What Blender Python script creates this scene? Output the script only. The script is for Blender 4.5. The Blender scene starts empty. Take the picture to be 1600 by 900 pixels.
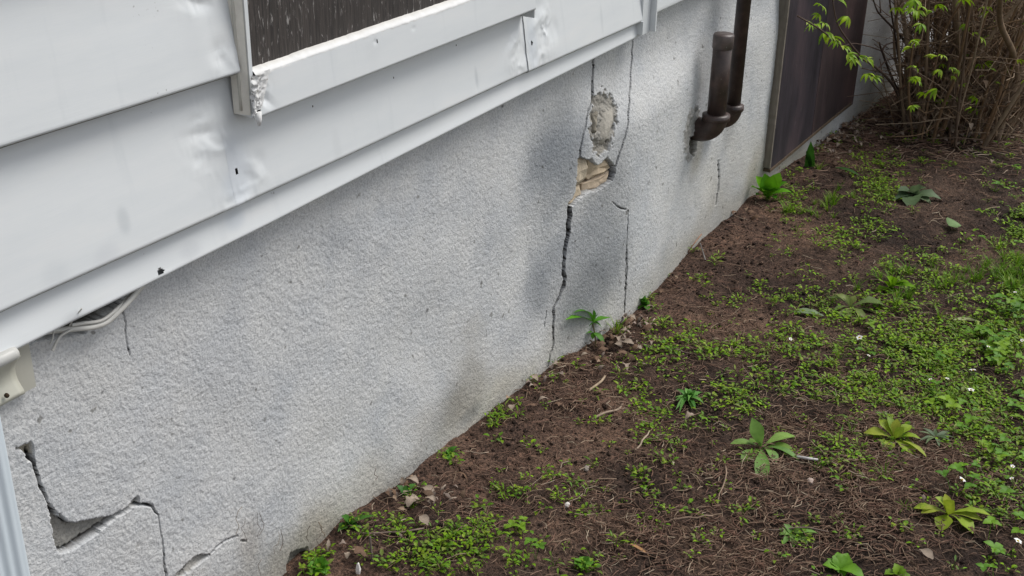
import bpy, math, random
import numpy as np
from mathutils import Vector, Matrix

random.seed(7)
rng = np.random.default_rng(7)
sc = bpy.context.scene
COL = sc.collection

# ------------------------------------------------------------------ camera
S = 1.2                                   # metres from the lens to the stucco wall
FPX = 1950.0                              # focal length in pixels of a 1600 wide frame
PITCH, ROLL, YAW = map(math.radians, (26.0716, 1.20975, 59.5989))
CAM = np.array([0.0, -S, 1.44])
cy_, sy_, cp_, sp_ = math.cos(YAW), math.sin(YAW), math.cos(PITCH), math.sin(PITCH)
FW = np.array([sy_*cp_, cy_*cp_, -sp_])
RT0 = np.array([cy_, -sy_, 0.0]); UP0 = np.cross(RT0, FW)
RT = math.cos(ROLL)*RT0 + math.sin(ROLL)*UP0
UP = -math.sin(ROLL)*RT0 + math.cos(ROLL)*UP0
cd = bpy.data.cameras.new('camera'); cam = bpy.data.objects.new('camera', cd); COL.objects.link(cam)
cd.sensor_width = 36; cd.lens = 36*FPX/1600; cd.clip_start = 0.01; cd.clip_end = 500
cam.matrix_world = Matrix(((RT[0], UP[0], -FW[0], CAM[0]), (RT[1], UP[1], -FW[1], CAM[1]),
                           (RT[2], UP[2], -FW[2], CAM[2]), (0, 0, 0, 1)))
sc.camera = cam

# ------------------------------------------------------------------ sky and sun (overcast)
SUN_AZ, SUN_EL = math.radians(126), math.radians(53)      # azimuth from +Y towards +X
w = bpy.data.worlds.new('World'); sc.world = w; w.use_nodes = True
nt = w.node_tree; bg = nt.nodes['Background']
sky = nt.nodes.new('ShaderNodeTexSky'); sky.sky_type = 'NISHITA'; sky.sun_disc = False
sky.sun_elevation = SUN_EL; sky.sun_rotation = SUN_AZ; sky.dust_density = 1.2; sky.air_density = 1.0
hs = nt.nodes.new('ShaderNodeHueSaturation'); hs.inputs['Saturation'].default_value = 0.27
nt.links.new(sky.outputs[0], hs.inputs['Color']); nt.links.new(hs.outputs[0], bg.inputs['Color'])
bg.inputs['Strength'].default_value = 0.092
sd = bpy.data.lights.new('sun', 'SUN'); sun = bpy.data.objects.new('sun', sd); COL.objects.link(sun)
sd.energy = 1.5; sd.angle = math.radians(30); sd.color = (1.0, 0.965, 0.915)
Ldir = Vector((math.sin(SUN_AZ)*math.cos(SUN_EL), math.cos(SUN_AZ)*math.cos(SUN_EL), math.sin(SUN_EL)))
sun.rotation_euler = Ldir.to_track_quat('Z', 'Y').to_euler(); sun.location = Ldir*20
sc.view_settings.view_transform = 'Standard'; sc.view_settings.look = 'None'
sc.view_settings.gamma = 1; sc.view_settings.exposure = 0.80

# ------------------------------------------------------------------ measuring helpers
def ray(px, py):
    return FW + RT*(px-800)/FPX - UP*(py-450)/FPX
def U(px, py, off=0.0):                    # point on the vertical plane `off` metres proud of the stucco
    v = ray(px, py); return CAM + v*((S-off)/v[1])
def project(P):
    d = np.asarray(P) - CAM; z = d@FW
    return 800 + FPX*(d@RT)/z, 450 - FPX*(d@UP)/z
def smooth(a, b, x):
    t = np.clip((x-a)/(b-a), 0, 1); return t*t*(3-2*t)
def hsh(ix, iy, seed):
    n = (ix.astype(np.int64)*374761393 + iy.astype(np.int64)*668265263 + seed*974634777) & 0xffffffff
    n = ((n ^ (n >> 13))*1274126177) & 0xffffffff
    return ((n ^ (n >> 16)) & 0xffffff)/float(0xffffff)
def vn(x, y, seed=0):                      # value noise -1..1
    ix = np.floor(x); iy = np.floor(y); fx = x-ix; fy = y-iy
    fx = fx*fx*(3-2*fx); fy = fy*fy*(3-2*fy)
    a = hsh(ix, iy, seed); b = hsh(ix+1, iy, seed); c = hsh(ix, iy+1, seed); d = hsh(ix+1, iy+1, seed)
    return 2*((a*(1-fx)+b*fx)*(1-fy) + (c*(1-fx)+d*fx)*fy) - 1
def fbm(x, y, seed=0, n=3):
    s = 0; a = 1.0; t = 0
    for i in range(n):
        s = s + a*vn(x*2**i + 17.3*i, y*2**i - 9.1*i, seed+i); t += a; a *= .5
    return s/t
BASE = [(-40, .05), (1.298, .042), (1.46, .049), (1.674, .024), (2.14, .011), (2.561, -.004), (3.331, -.001),
        (3.74, .012), (5.094, -.072), (7, -.09), (60, -.1)]
def g0(x, y):                              # ground height without fine relief
    zb = np.interp(x, [b[0] for b in BASE], [b[1] for b in BASE])
    out = np.clip(-np.asarray(y), 0, 3)
    return zb - .012*out + .012*fbm(x*2.2+5, y*2.2, 31, 2)*np.clip(out*6, 0, 1)
def gnd(px, py, h=0.0):                    # point on the ground (plus h) seen at a pixel
    v = ray(px, py); z = 0.0
    for _ in range(12):
        P = CAM + v*((z + h - CAM[2])/v[2]); z = float(g0(P[0], P[1]))
    return np.array([P[0], P[1], z+h])

# ------------------------------------------------------------------ object helpers
def tag(o, label=None, cat=None, group=None, kind=None):
    for k, v in (('label', label), ('category', cat), ('group', group), ('kind', kind)):
        if v: o[k] = v
    return o
def mesh_np(name, V, F, mat, parent=None, cols=None, smooth_=True, loc=None):
    V = np.asarray(V, dtype=np.float32).reshape(-1, 3)
    me = bpy.data.meshes.new(name)
    if isinstance(F, np.ndarray):
        nf, k = F.shape
        me.vertices.add(len(V)); me.vertices.foreach_set('co', V.ravel())
        me.loops.add(nf*k); me.loops.foreach_set('vertex_index', F.astype(np.int32).ravel())
        me.polygons.add(nf); me.polygons.foreach_set('loop_start', np.arange(0, nf*k, k, dtype=np.int32))
        me.update(calc_edges=True); me.validate()
    else:
        me.from_pydata(V.tolist(), [], F)
    if smooth_:
        me.polygons.foreach_set('use_smooth', np.ones(len(me.polygons), dtype=bool))
    if cols is not None:
        c = np.ones((len(V), 4), np.float32); c[:, :3] = cols
        at = me.attributes.new('col', 'FLOAT_COLOR', 'POINT'); at.data.foreach_set('color', c.ravel())
    me.materials.append(mat)
    return link(name, me, parent, loc)
def link(name, me, parent=None, loc=None):
    o = bpy.data.objects.new(name, me); COL.objects.link(o)
    if parent is not None:
        o.parent = parent
        if loc is None:
            o.matrix_parent_inverse = Matrix.Translation(-parent.location) if parent.parent is None else Matrix()
    if loc is not None: o.location = loc
    return o
def empty(name, loc, label, cat, group=None):
    o = bpy.data.objects.new(name, None); o.empty_display_size = .05; COL.objects.link(o); o.location = loc
    return tag(o, label, cat, group)
class MB:                                   # collects faces into one mesh
    def __init__(s): s.v = []; s.f = []; s.c = []; s.n = 0
    def add(s, V, F, col=(1, 1, 1)):
        V = np.asarray(V, float).reshape(-1, 3); s.v.append(V)
        s.f.extend([tuple(int(i)+s.n for i in f) for f in F]); s.n += len(V)
        col = np.asarray(col, float)
        s.c.append(np.tile(col, (len(V), 1)) if col.ndim == 1 else col)
    def box(s, a, b, col=(1, 1, 1)):
        x0, y0, z0 = a; x1, y1, z1 = b
        V = [(x0, y0, z0), (x1, y0, z0), (x1, y1, z0), (x0, y1, z0), (x0, y0, z1), (x1, y0, z1), (x1, y1, z1), (x0, y1, z1)]
        s.add(V, [(0, 3, 2, 1), (4, 5, 6, 7), (0, 1, 5, 4), (1, 2, 6, 5), (2, 3, 7, 6), (3, 0, 4, 7)], col)
    def tube(s, pts, rad, n=6, col=(1, 1, 1), cap=True):
        pts = [np.asarray(p, float) for p in pts]; m = len(pts)
        rad = [rad]*m if np.isscalar(rad) else rad
        V = []; prev = None
        for i in range(m):
            t = pts[min(i+1, m-1)] - pts[max(i-1, 0)]; t = t/(np.linalg.norm(t)+1e-9)
            if prev is None:
                a = np.array([0, 0, 1.]) if abs(t[2]) < .9 else np.array([1., 0, 0])
            else: a = prev
            u = a - t*(a@t); u /= np.linalg.norm(u)+1e-9; v = np.cross(t, u); prev = u
            for k in range(n):
                A = 2*math.pi*k/n; V.append(pts[i] + rad[i]*(math.cos(A)*u + math.sin(A)*v))
        F = [(i*n+k, i*n+(k+1) % n, (i+1)*n+(k+1) % n, (i+1)*n+k) for i in range(m-1) for k in range(n)]
        if cap: F += [tuple(range(n))[::-1], tuple(range((m-1)*n, m*n))]
        s.add(V, F, col)
    def leaf(s, base, tip, width, up=(0, 0, 1), arch=.15, fold=.12, prof='oval', n=5, col=(1, 1, 1), twist=0., jag=0., seed=0):
        base = np.asarray(base, float); tip = np.asarray(tip, float); d = tip-base; L = np.linalg.norm(d)+1e-9
        t = d/L; up = np.asarray(up, float); nrm = up - t*(up@t); nrm /= np.linalg.norm(nrm)+1e-9
        sd_ = np.cross(t, nrm)
        if twist: sd_, nrm = sd_*math.cos(twist)+nrm*math.sin(twist), nrm*math.cos(twist)-sd_*math.sin(twist)
        rr = random.Random(seed)
        V = []; col = np.asarray(col, float); C = []
        for i in range(n+1):
            f = i/n
            if prof == 'oval': wd = math.sin(math.pi*min(1, .06+f*.94)**.85)
            elif prof == 'spoon': wd = .22 + 1.0*max(0, math.sin(math.pi*max(0, (f-.12)/.88)**1.5)) if f < .98 else .1
            elif prof == 'blade': wd = 1.0*(1-f**2.2)+.03
            elif prof == 'heart': wd = (1-f)**.7*1.25 if f > .18 else .4+f*4
            else: wd = math.sin(math.pi*f)
            if jag and 0 < i < n: wd *= 1 + jag*(rr.random()*2-1)
            c = base + d*f + nrm*arch*L*(4*f*(1-f)) - nrm*arch*.3*L*f*f
            hw = .5*width*max(wd, .04)
            wob = jag*.25*width*(rr.random()-.5)
            V += [c - sd_*hw + nrm*(hw*fold*2+wob), c, c + sd_*hw + nrm*(hw*fold*2-wob)]
            C += [col*(1-.08*rr.random()), col*1.14, col*(1-.08*rr.random())]
        F = []
        for i in range(n):
            a = i*3; F += [(a, a+1, a+4, a+3), (a+1, a+2, a+5, a+4)]
        s.add(V, F, np.array(C))
    def build(s, name, mat, parent=None, loc=None, smooth_=True):
        V = np.concatenate(s.v); C = np.concatenate(s.c)
        return mesh_np(name, V, s.f, mat, parent, C, smooth_, loc)

# ------------------------------------------------------------------ materials
def nodes(name):
    m = bpy.data.materials.new(name); m.use_nodes = True
    return m, m.node_tree, m.node_tree.nodes['Principled BSDF']
def N(nt, typ, **kw):
    n = nt.nodes.new(typ)
    for k, v in kw.items():
        if k in n.inputs: n.inputs[k].default_value = v
        else: setattr(n, k, v)
    return n
def ramp(nt, fac, stops):
    r = nt.nodes.new('ShaderNodeValToRGB'); cr = r.color_ramp
    cr.elements[0].position = stops[0][0]; cr.elements[0].color = (*stops[0][1], 1)
    cr.elements[1].position = stops[-1][0]; cr.elements[1].color = (*stops[-1][1], 1)
    for p, c in stops[1:-1]:
        e = cr.elements.new(p); e.color = (*c, 1)
    nt.links.new(fac, r.inputs[0]); return r.outputs[0]
def mix(nt, a, b, fac=1.0, typ='MULTIPLY'):
    m = nt.nodes.new('ShaderNodeMix'); m.data_type = 'RGBA'; m.blend_type = typ
    for sock, v in ((m.inputs[0], fac), (m.inputs[6], a), (m.inputs[7], b)):
        if hasattr(v, 'is_linked') or hasattr(v, 'links'): nt.links.new(v, sock)
        elif isinstance(v, (int, float)): sock.default_value = v
        else: sock.default_value = (*v, 1)
    return m.outputs[2]
def coords(nt, scale=(1, 1, 1), geo=False):
    tc = nt.nodes.new('ShaderNodeNewGeometry' if geo else 'ShaderNodeTexCoord')
    mp = nt.nodes.new('ShaderNodeMapping'); mp.inputs['Scale'].default_value = scale
    nt.links.new(tc.outputs['Position' if geo else 'Object'], mp.inputs['Vector']); return mp.outputs[0]
def noise(nt, vec, scale, detail=4, rough=.55, out='Fac'):
    n = N(nt, 'ShaderNodeTexNoise', Scale=scale, Detail=detail, Roughness=rough)
    nt.links.new(vec, n.inputs['Vector']); return n.outputs[out]
def bump(nt, h, p, strength=.3, dist=.002):
    b = N(nt, 'ShaderNodeBump', Strength=strength, Distance=dist)
    nt.links.new(h, b.inputs['Height']); nt.links.new(b.outputs[0], p.inputs['Normal'])
def attr(nt):
    a = nt.nodes.new('ShaderNodeAttribute'); a.attribute_name = 'col'; return a.outputs['Color']

def m_stucco():
    m, nt, p = nodes('stucco'); v = coords(nt)
    c = attr(nt)
    n1 = noise(nt, v, 270, 2, .6); n2 = noise(nt, v, 6, 6, .62)
    c = mix(nt, c, ramp(nt, n1, [(.28, (.73, .73, .74)), (.5, (.98, .98, .98)), (.72, (1.15, 1.14, 1.125))]))
    c = mix(nt, c, ramp(nt, n2, [(.3, (.84, .86, .89)), (.5, (1, 1, 1)), (.7, (1.07, 1.055, 1.03))]))
    sp = noise(nt, v, 46, 2, .5)
    c = mix(nt, c, ramp(nt, sp, [(.26, (.5, .49, .47)), (.31, (1, 1, 1))]))
    nt.links.new(c, p.inputs['Base Color']); p.inputs['Roughness'].default_value = .92
    p.inputs['Specular IOR Level'].default_value = .2
    bump(nt, n1, p, .55, .003); return m
def m_metal():
    m, nt, p = nodes('painted_siding'); v = coords(nt)
    n = noise(nt, coords(nt, (2, 1, 9)), 3, 5, .6); fine = noise(nt, coords(nt, (3, 1, 60)), 9, 3, .5)
    c = ramp(nt, n, [(.25, (.66, .69, .705)), (.55, (.70, .725, .735)), (.8, (.73, .745, .745))])
    sp = noise(nt, v, 130, 2, .5)
    sp2 = noise(nt, v, 6, 3, .5)
    spm = nt.nodes.new('ShaderNodeMath'); spm.operation = 'MULTIPLY'; nt.links.new(sp, spm.inputs[0]); nt.links.new(sp2, spm.inputs[1])
    c = mix(nt, c, ramp(nt, spm.outputs[0], [(.075, (.66, .65, .63)), (.09, (1, 1, 1))]))
    drip = noise(nt, coords(nt, (14, 1, 1.6)), 2.2, 4, .55)
    c = mix(nt, c, ramp(nt, drip, [(.26, (.94, .945, .95)), (.40, (1, 1, 1))]))
    c = mix(nt, c, attr(nt))
    nt.links.new(c, p.inputs['Base Color']); p.inputs['Roughness'].default_value = .38
    bump(nt, fine, p, .10, .001); return m
def m_simple(name, base, rough=.6, var=.12, scale=30, spec=.5, bmp=.2, use_attr=False, bscale=None, stretch=(1, 1, 1)):
    m, nt, p = nodes(name); v = coords(nt, stretch)
    n = noise(nt, v, scale, 5, .6); b = np.array(base)
    c = ramp(nt, n, [(.25, tuple(b*(1-var*1.6))), (.75, tuple(b*(1+var*1.6)))])
    if use_attr: c = mix(nt, c, attr(nt))
    nt.links.new(c, p.inputs['Base Color']); p.inputs['Roughness'].default_value = rough
    p.inputs['Specular IOR Level'].default_value = spec
    if bmp: bump(nt, noise(nt, v, bscale or scale*3, 4), p, bmp, .002)
    return m
def m_leaf(name='leaf', tr=.32):
    m, nt, p = nodes(name)
    v = coords(nt); n = noise(nt, v, 60, 3)
    c = mix(nt, attr(nt), ramp(nt, n, [(.3, (.82, .84, .8)), (.7, (1.12, 1.1, 1.1))]))
    oi = nt.nodes.new('ShaderNodeObjectInfo')
    c = mix(nt, c, ramp(nt, oi.outputs['Random'], [(0, (.80, .84, .80)), (1, (1.18, 1.12, 1.05))]))
    hsv = N(nt, 'ShaderNodeHueSaturation', Saturation=1.16, Value=1.12); nt.links.new(c, hsv.inputs['Color']); c = hsv.outputs[0]
    nt.links.new(c, p.inputs['Base Color']); p.inputs['Roughness'].default_value = .5
    p.inputs['Specular IOR Level'].default_value = .25
    t = nt.nodes.new('ShaderNodeBsdfTranslucent'); nt.links.new(c, t.inputs['Color'])
    ms = nt.nodes.new('ShaderNodeMixShader'); ms.inputs[0].default_value = tr
    out = nt.nodes['Material Output']
    nt.links.new(p.outputs[0], ms.inputs[1]); nt.links.new(t.outputs[0], ms.inputs[2]); nt.links.new(ms.outputs[0], out.inputs[0])
    return m
def m_soil():
    m, nt, p = nodes('soil'); v = coords(nt, geo=True)
    n1 = noise(nt, v, 3.2, 5, .6); n2 = noise(nt, v, 55, 6, .7); n3 = noise(nt, v, 190, 3, .6)
    c = ramp(nt, n1, [(.36, (.031, .022, .018)), (.5, (.062, .042, .033)), (.64, (.112, .075, .056))])
    c = mix(nt, c, ramp(nt, n2, [(.3, (.45, .44, .43)), (.52, (1, 1, 1)), (.72, (1.7, 1.6, 1.5))]))
    c = mix(nt, c, ramp(nt, n3, [(.34, (.35, .35, .35)), (.5, (.95, .95, .95)), (.66, (1.5, 1.42, 1.35)), (.74, (2.6, 2.4, 2.2))]))
    c = mix(nt, c, attr(nt))
    nt.links.new(c, p.inputs['Base Color']); p.inputs['Roughness'].default_value = .95
    p.inputs['Specular IOR Level'].default_value = .15
    bump(nt, n3, p, 1.0, .008); return m
def m_board():
    m, nt, p = nodes('weathered_board')
    v = coords(nt, (1, 1, .20)); f = N(nt, 'ShaderNodeTexNoise', Scale=210, Detail=5, Roughness=.68, Distortion=.6); nt.links.new(v, f.inputs['Vector']); f = f.outputs['Fac']; big = noise(nt, coords(nt), 7, 4, .6)
    a = nt.nodes.new('ShaderNodeMath'); a.operation = 'MULTIPLY_ADD'; a.inputs[1].default_value = .35
    nt.links.new(big, a.inputs[0]); nt.links.new(f, a.inputs[2])
    grain = noise(nt, coords(nt, (1, 1, .04)), 320, 3, .6)
    base = ramp(nt, grain, [(.3, (.018, .015, .014)), (.7, (.066, .055, .049))])
    fl = ramp(nt, a.outputs[0], [(.765, (0, 0, 0)), (.84, (1, 1, 1))])
    c = mix(nt, base, (.30, .285, .27), fl, 'MIX')
    nt.links.new(c, p.inputs['Base Color']); p.inputs['Roughness'].default_value = .75
    bump(nt, a.outputs[0], p, .5, .002); return m
def m_hatch():
    m, nt, p = nodes('hatch_wood')
    g = noise(nt, coords(nt, (1, 1, .06)), 90, 4, .6); b = noise(nt, coords(nt, (1, 1, .4)), 6, 4, .6)
    c = ramp(nt, b, [(.32, (.022, .019, .022)), (.5, (.050, .039, .042)), (.68, (.11, .074, .072))])
    c = mix(nt, c, ramp(nt, g, [(.25, (.6, .6, .6)), (.6, (1, 1, 1)), (.8, (1.7, 1.6, 1.6))]))
    fl = noise(nt, coords(nt, (1, 1, .5)), 75, 3, .5)
    c = mix(nt, c, (.22, .2, .19), ramp(nt, fl, [(.72, (0, 0, 0)), (.78, (.6, .6, .6))]), 'MIX')
    c = mix(nt, c, attr(nt))
    nt.links.new(c, p.inputs['Base Color']); p.inputs['Roughness'].default_value = .5
    bump(nt, g, p, .35, .002); return m
def m_pipe():
    m, nt, p = nodes('brown_pipe'); v = coords(nt)
    n = noise(nt, v, 28, 5, .65)
    c = ramp(nt, n, [(.3, (.030, .021, .019)), (.55, (.062, .041, .036)), (.75, (.105, .068, .056))])
    sp = noise(nt, v, 160, 2, .5); c = mix(nt, c, (.2, .17, .15), ramp(nt, sp, [(.71, (0, 0, 0)), (.76, (.8, .8, .8))]), 'MIX')
    c = mix(nt, c, attr(nt))
    nt.links.new(c, p.inputs['Base Color']); p.inputs['Roughness'].default_value = .42
    bump(nt, n, p, .25, .002); return m
M = dict(stucco=m_stucco(), metal=m_metal(), board=m_board(), hatch=m_hatch(), pipe=m_pipe(), soil=m_soil(), leaf=m_leaf(),
         dead=m_simple('dry_matter', (1, 1, 1), .8, .22, 60, .25, .3, True), bark=m_simple('bark', (1, 1, 1), .85, .25, 45, .2, .5, True, stretch=(1, 1, .25)),
         seal=m_simple('white_sealant', (.72, .72, .71), .6, .06, 40, .4, .5, True, 90), brick=m_simple('old_block', (.50, .425, .32), .9, .22, 35, .2, .8, True, 110),
         cream=m_simple('cream_plastic', (.47, .46, .40), .42, .07, 14, .5, .05, True), spout=m_simple('downspout_paint', (.60, .67, .72), .38, .05, 8, .5, .08, True, stretch=(3, 3, .4)),
         cable=m_simple('cable_sheath', (.58, .57, .53), .5, .08, 40), edge=m_simple('bare_wood', (.20, .175, .145), .8, .25, 60, .2, .5, True, stretch=(1, 1, .1)),
         dark=m_simple('sheathing', (.05, .045, .04), .9), stone=m_simple('pale_stone', (.55, .53, .50), .8, .12, 60, .3, .5, True), white=m_simple('petal', (.8, .8, .78), .6, .03, 30, .4, 0),
         mortar=m_simple('mortar', (.37, .355, .325), .92, .15, 40, .2, .9, True, 170))

# ------------------------------------------------------------------ ground
def grid_axis(segs):                        # [(from, to, step)...]
    out = []
    for a, b, s_ in segs:
        n = max(1, int(round((b-a)/s_))); out += list(np.linspace(a, b, n, endpoint=False))
    out.append(segs[-1][1]); return np.array(out)
def grid_faces(nx, nz):
    i = np.arange(nx-1)[:, None]; j = np.arange(nz-1)[None]
    a = (i*nz + j); return np.stack([a, a+nz, a+nz+1, a+1], -1).reshape(-1, 4)
def fine(x, y):
    k = smooth(.0, .03, -y)*.6 + .4
    return smooth(.10, .0, -y)*.010*fbm(x*15, y*6, 55, 3) + k*(.0075*fbm(x*24, y*24, 41, 3) + .0035*np.abs(fbm(x*90, y*90, 45, 2)) + .012*np.maximum(0, fbm(x*9+3, y*9, 49, 2)-.15))
gx = grid_axis([(-50, -10, 8), (-10, .6, .5), (.6, 1.1, .05), (1.1, 3.2, .0055), (3.2, 7.3, .010), (7.3, 12, .3), (12, 60, 8)])
gy = grid_axis([(-60, -10, 8), (-10, -2, .5), (-2, -1.35, .05), (-1.35, .03, .0068), (.03, .4, .06), (.4, 40, 8)])
X, Y = np.meshgrid(gx, gy, indexing='ij')
Z = g0(X, Y) + fine(X, Y)
px, py = project(np.stack([X.ravel(), Y.ravel(), Z.ravel()], -1)); 
red = smooth(.42, 0, -Y - .05 + .12*fbm(X*4, Y*4, 207, 2))            # drier crumbly earth along the wall
gc = np.ones(X.shape+(3,)); gc *= (1 + red[..., None]*np.array([.7, .6, .55]))
ground = mesh_np('ground', np.stack([X, Y, Z], -1), grid_faces(len(gx), len(gy)), M['soil'], None, gc.reshape(-1, 3))
tag(ground, 'bare brown soil beside the house wall', None, None, 'structure')
def gz(x, y):
    return float(g0(np.array([x]), np.array([y]))[0] + fine(np.array([x]), np.array([y]))[0])

# ------------------------------------------------------------------ house
house = empty('house', (2.5, .1, 0), 'white sided house with boarded window above a cracked grey stucco foundation', 'house')
XR = U(983, 300)[0]; XL = U(822, 300)[0]
def bulge(x, z):
    k = smooth(XL, XR, x)*.040*np.where(x <= XR, 1, 0) + np.where(x > XR, .040 - .028*smooth(XR, XR+.5, x), 0)
    return k*smooth(.66, .5, z) + .006*fbm(x*1.7, z*1.7, 61, 2)
def Uw(px, py):
    off = 0.0
    for _ in range(6):
        P = U(px, py, off); off = float(bulge(np.array([P[0]]), np.array([P[2]]))[0])
    return P
def z2(ox, oy, pts, k=3.75): return [(ox+p[0]/k, oy+p[1]/k) + tuple(p[2:]) for p in pts]

n_in = 1340
tt = np.linspace(math.atan(.64/1.2), math.atan(5.6/1.2), n_in)
wx_in = 1.2*np.tan(tt)
wx_in = np.concatenate([wx_in[wx_in < 2.10], np.arange(2.10, 2.72, .0021), wx_in[wx_in >= 2.72]])    # finer columns where the wall is broken
wx = np.concatenate([np.linspace(-3, .62, 40), wx_in, np.linspace(5.65, 9, 30)])
wz = np.concatenate([np.linspace(-.3, -.08, 6), np.linspace(-.07, .80, 400)])
WX, WZ = np.meshgrid(wx, wz, indexing='ij')
H = bulge(WX, WZ)
grain = fbm(WX*195, WZ*205, 71, 2); g2 = fbm(WX*110 + 1.2*grain, WZ*150, 75, 2)
H += .0005*np.clip(grain*1.6, -1, 1) + .00022*np.clip(g2*1.6, -1, 1) + .003*fbm(WX*9, WZ*9, 77, 2)
# pieces of the wall that stand proud round the big crack
PXX, PYY = project(np.stack([WX.ravel(), -H.ravel(), WZ.ravel()], -1)); PXX = PXX.reshape(WX.shape); PYY = PYY.reshape(WX.shape)
# --- colour of the render coat: weathering stains
wc = np.ones(WX.shape+(3,))*np.array([.58, .588, .592])
def stain(cx, cy, rx, ry, amt, tint, rot=0., rag=.35, stop=False):
    P = Uw(cx, cy); ax = abs(Uw(cx+rx, cy)[0]-Uw(cx-rx, cy)[0])/2; az = abs(Uw(cx, cy+ry)[2]-Uw(cx, cy-ry)[2])/2
    dx = (WX-P[0])/ax; dz = (WZ-P[2])/az + rot*dx
    d = np.sqrt(dx**2+dz**2) + rag*fbm(WX*11, WZ*11, int(cx+cy), 3)
    k = amt*smooth(1.25, .25, d); 
    if stop: k = k*smooth(XR+.012, XR-.004, WX)
    global wc
    wc = wc*(1 - k[..., None]*(1-np.array(tint)))
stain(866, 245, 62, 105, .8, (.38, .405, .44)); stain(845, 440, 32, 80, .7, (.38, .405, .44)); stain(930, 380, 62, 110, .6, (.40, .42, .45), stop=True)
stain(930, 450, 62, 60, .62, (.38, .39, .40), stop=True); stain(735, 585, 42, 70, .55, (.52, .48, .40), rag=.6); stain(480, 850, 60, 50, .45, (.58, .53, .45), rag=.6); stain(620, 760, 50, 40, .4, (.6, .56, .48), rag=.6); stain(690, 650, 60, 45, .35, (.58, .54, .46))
stain(1088, 240, 12, 40, .7, (.45, .42, .36)); stain(1100, 120, 10, 55, .4, (.55, .55, .56)); stain(760, 640, 120, 40, .3, (.95, .88, .70)); stain(1130, 270, 90, 60, .3, (.95, .89, .75))
stain(390, 850, 26, 50, .4, (.6, .52, .42)); stain(940, 300, 40, 40, .25, (.6, .6, .6)); stain(300, 560, 140, 60, .15, (.8, .84, .92)); stain(560, 760, 110, 50, .22, (.92, .84, .68))
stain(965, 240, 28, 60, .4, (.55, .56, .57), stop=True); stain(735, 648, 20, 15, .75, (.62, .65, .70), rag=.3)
stain(880, 520, 40, 36, .35, (.6, .58, .52)); stain(1190, 250, 22, 40, .35, (.75, .65, .48))
stain(1140, 200, 10, 30, .5, (.5, .5, .5)); stain(1108, 20, 12, 60, .3, (.62, .63, .64))
for (sx, sy, r) in ((668, 485, 3), (160, 613, 3), (785, 166, 2.5), (300, 700, 2), (366, 748, 3)): stain(sx, sy, r, r, .9, (.2, .2, .2), rag=.1)
zb_w = np.interp(wx, [q[0] for q in BASE], [q[1] for q in BASE])[:, None]
k = smooth(.16, .0, WZ-zb_w + .10*fbm(WX*6, WZ*6, 201, 3))*(.68+.6*fbm(WX*2.3+7, WZ*3, 203, 2)).clip(0, 1)
wc = wc*(1-k[..., None]*(1-np.array([.62, .575, .47])))
k = smooth(.1, .6, fbm(WX*22, WZ*2.2, 205, 3))*smooth(.25, .6, WZ)*.16
wc = wc*(1-k[..., None]*(1-np.array([.6, .62, .66])))
# --- cracks and broken-out places
def inpoly(poly, jit=.003):
    pts = np.array([Uw(*p[:2])[[0, 2]] for p in poly]); ins = np.zeros(WX.shape, bool)
    jx = WX + jit*fbm(WX*120, WZ*120, 5, 2); jz = WZ + jit*fbm(WX*120, WZ*120, 8, 2)
    a = pts[-1]
    for b in pts:
        c = ((a[1] > jz) != (b[1] > jz)) & (jx < (b[0]-a[0])*(jz-a[1])/(b[1]-a[1]+1e-12) + a[0]); ins ^= c; a = b
    return ins
def spall(poly, depth, tint, rough=.003, jit=.003):
    k = inpoly(poly, jit)
    H[k] = H[k]-depth + rough*fbm(WX[k]*70, WZ[k]*70, 91, 3)
    wc[k] = np.array(tint)*(1+.25*fbm(WX[k]*40, WZ[k]*40, 95, 3)[:, None])
def crack(pts, depth=.022, jit=.9, seed=1, mn=1.):
    r = random.Random(seed); P = []
    for i in range(len(pts)-1):
        a, b = pts[i], pts[i+1]; m = max(1, int(math.hypot(b[0]-a[0], b[1]-a[1])/6))
        for j in range(m):
            f = j/m; P.append((a[0]+(b[0]-a[0])*f + jit*r.uniform(-1, 1), a[1]+(b[1]-a[1])*f + jit*r.uniform(-1, 1), a[2]+(b[2]-a[2])*f))
    P.append(pts[-1]); Q = []
    for q in P:
        p = Uw(q[0], q[1]); p2 = Uw(q[0]+1, q[1]); Q.append((p[0], p[2], q[2]*(p2[0]-p[0])*.56))
    sx = 2.0                                 # cracks are measured across the foreshortened wall
    for (x0, z0, w0), (x1, z1, w1) in zip(Q[:-1], Q[1:]):
        wm = max(w0, w1)*2.0+.004; bx = (wx > min(x0, x1)-wm) & (wx < max(x0, x1)+wm); bz = (wz > min(z0, z1)-wm) & (wz < max(z0, z1)+wm)
        ii = np.ix_(bx, bz); gx_, gz_ = WX[ii], WZ[ii]
        dx, dz = x1-x0, z1-z0; L2 = dx*dx+dz*dz+1e-12
        t = np.clip(((gx_-x0)*dx+(gz_-z0)*dz)/L2, 0, 1); d = np.hypot(gx_-x0-t*dx, gz_-z0-t*dz)
        wd = np.maximum(w0+(w1-w0)*t, .00034*mn*(x0*x0+1.44)); k = smooth(1.0, .72, d/wd)
        H[ii] = np.minimum(H[ii], bulge(gx_, gz_) - depth*k + (1-k)*.01)
        c = wc[ii]; kk = smooth(1.15, .85, d/wd)[..., None]; wc[ii] = c*(1-kk) + np.array([.016, .014, .012])*kk
HOLE = z2(780, 220, [(462, 105), (480, 95), (510, 112), (545, 107), (575, 150), (600, 125), (632, 98), (660, 130), (675, 160), (672, 195), (655, 235),
        (620, 262), (585, 288), (530, 300), (500, 315), (460, 345), (432, 378), (410, 388), (403, 370), (430, 335), (445, 300), (455, 200)])
spall(HOLE, .030, (.16, .135, .10))
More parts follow.
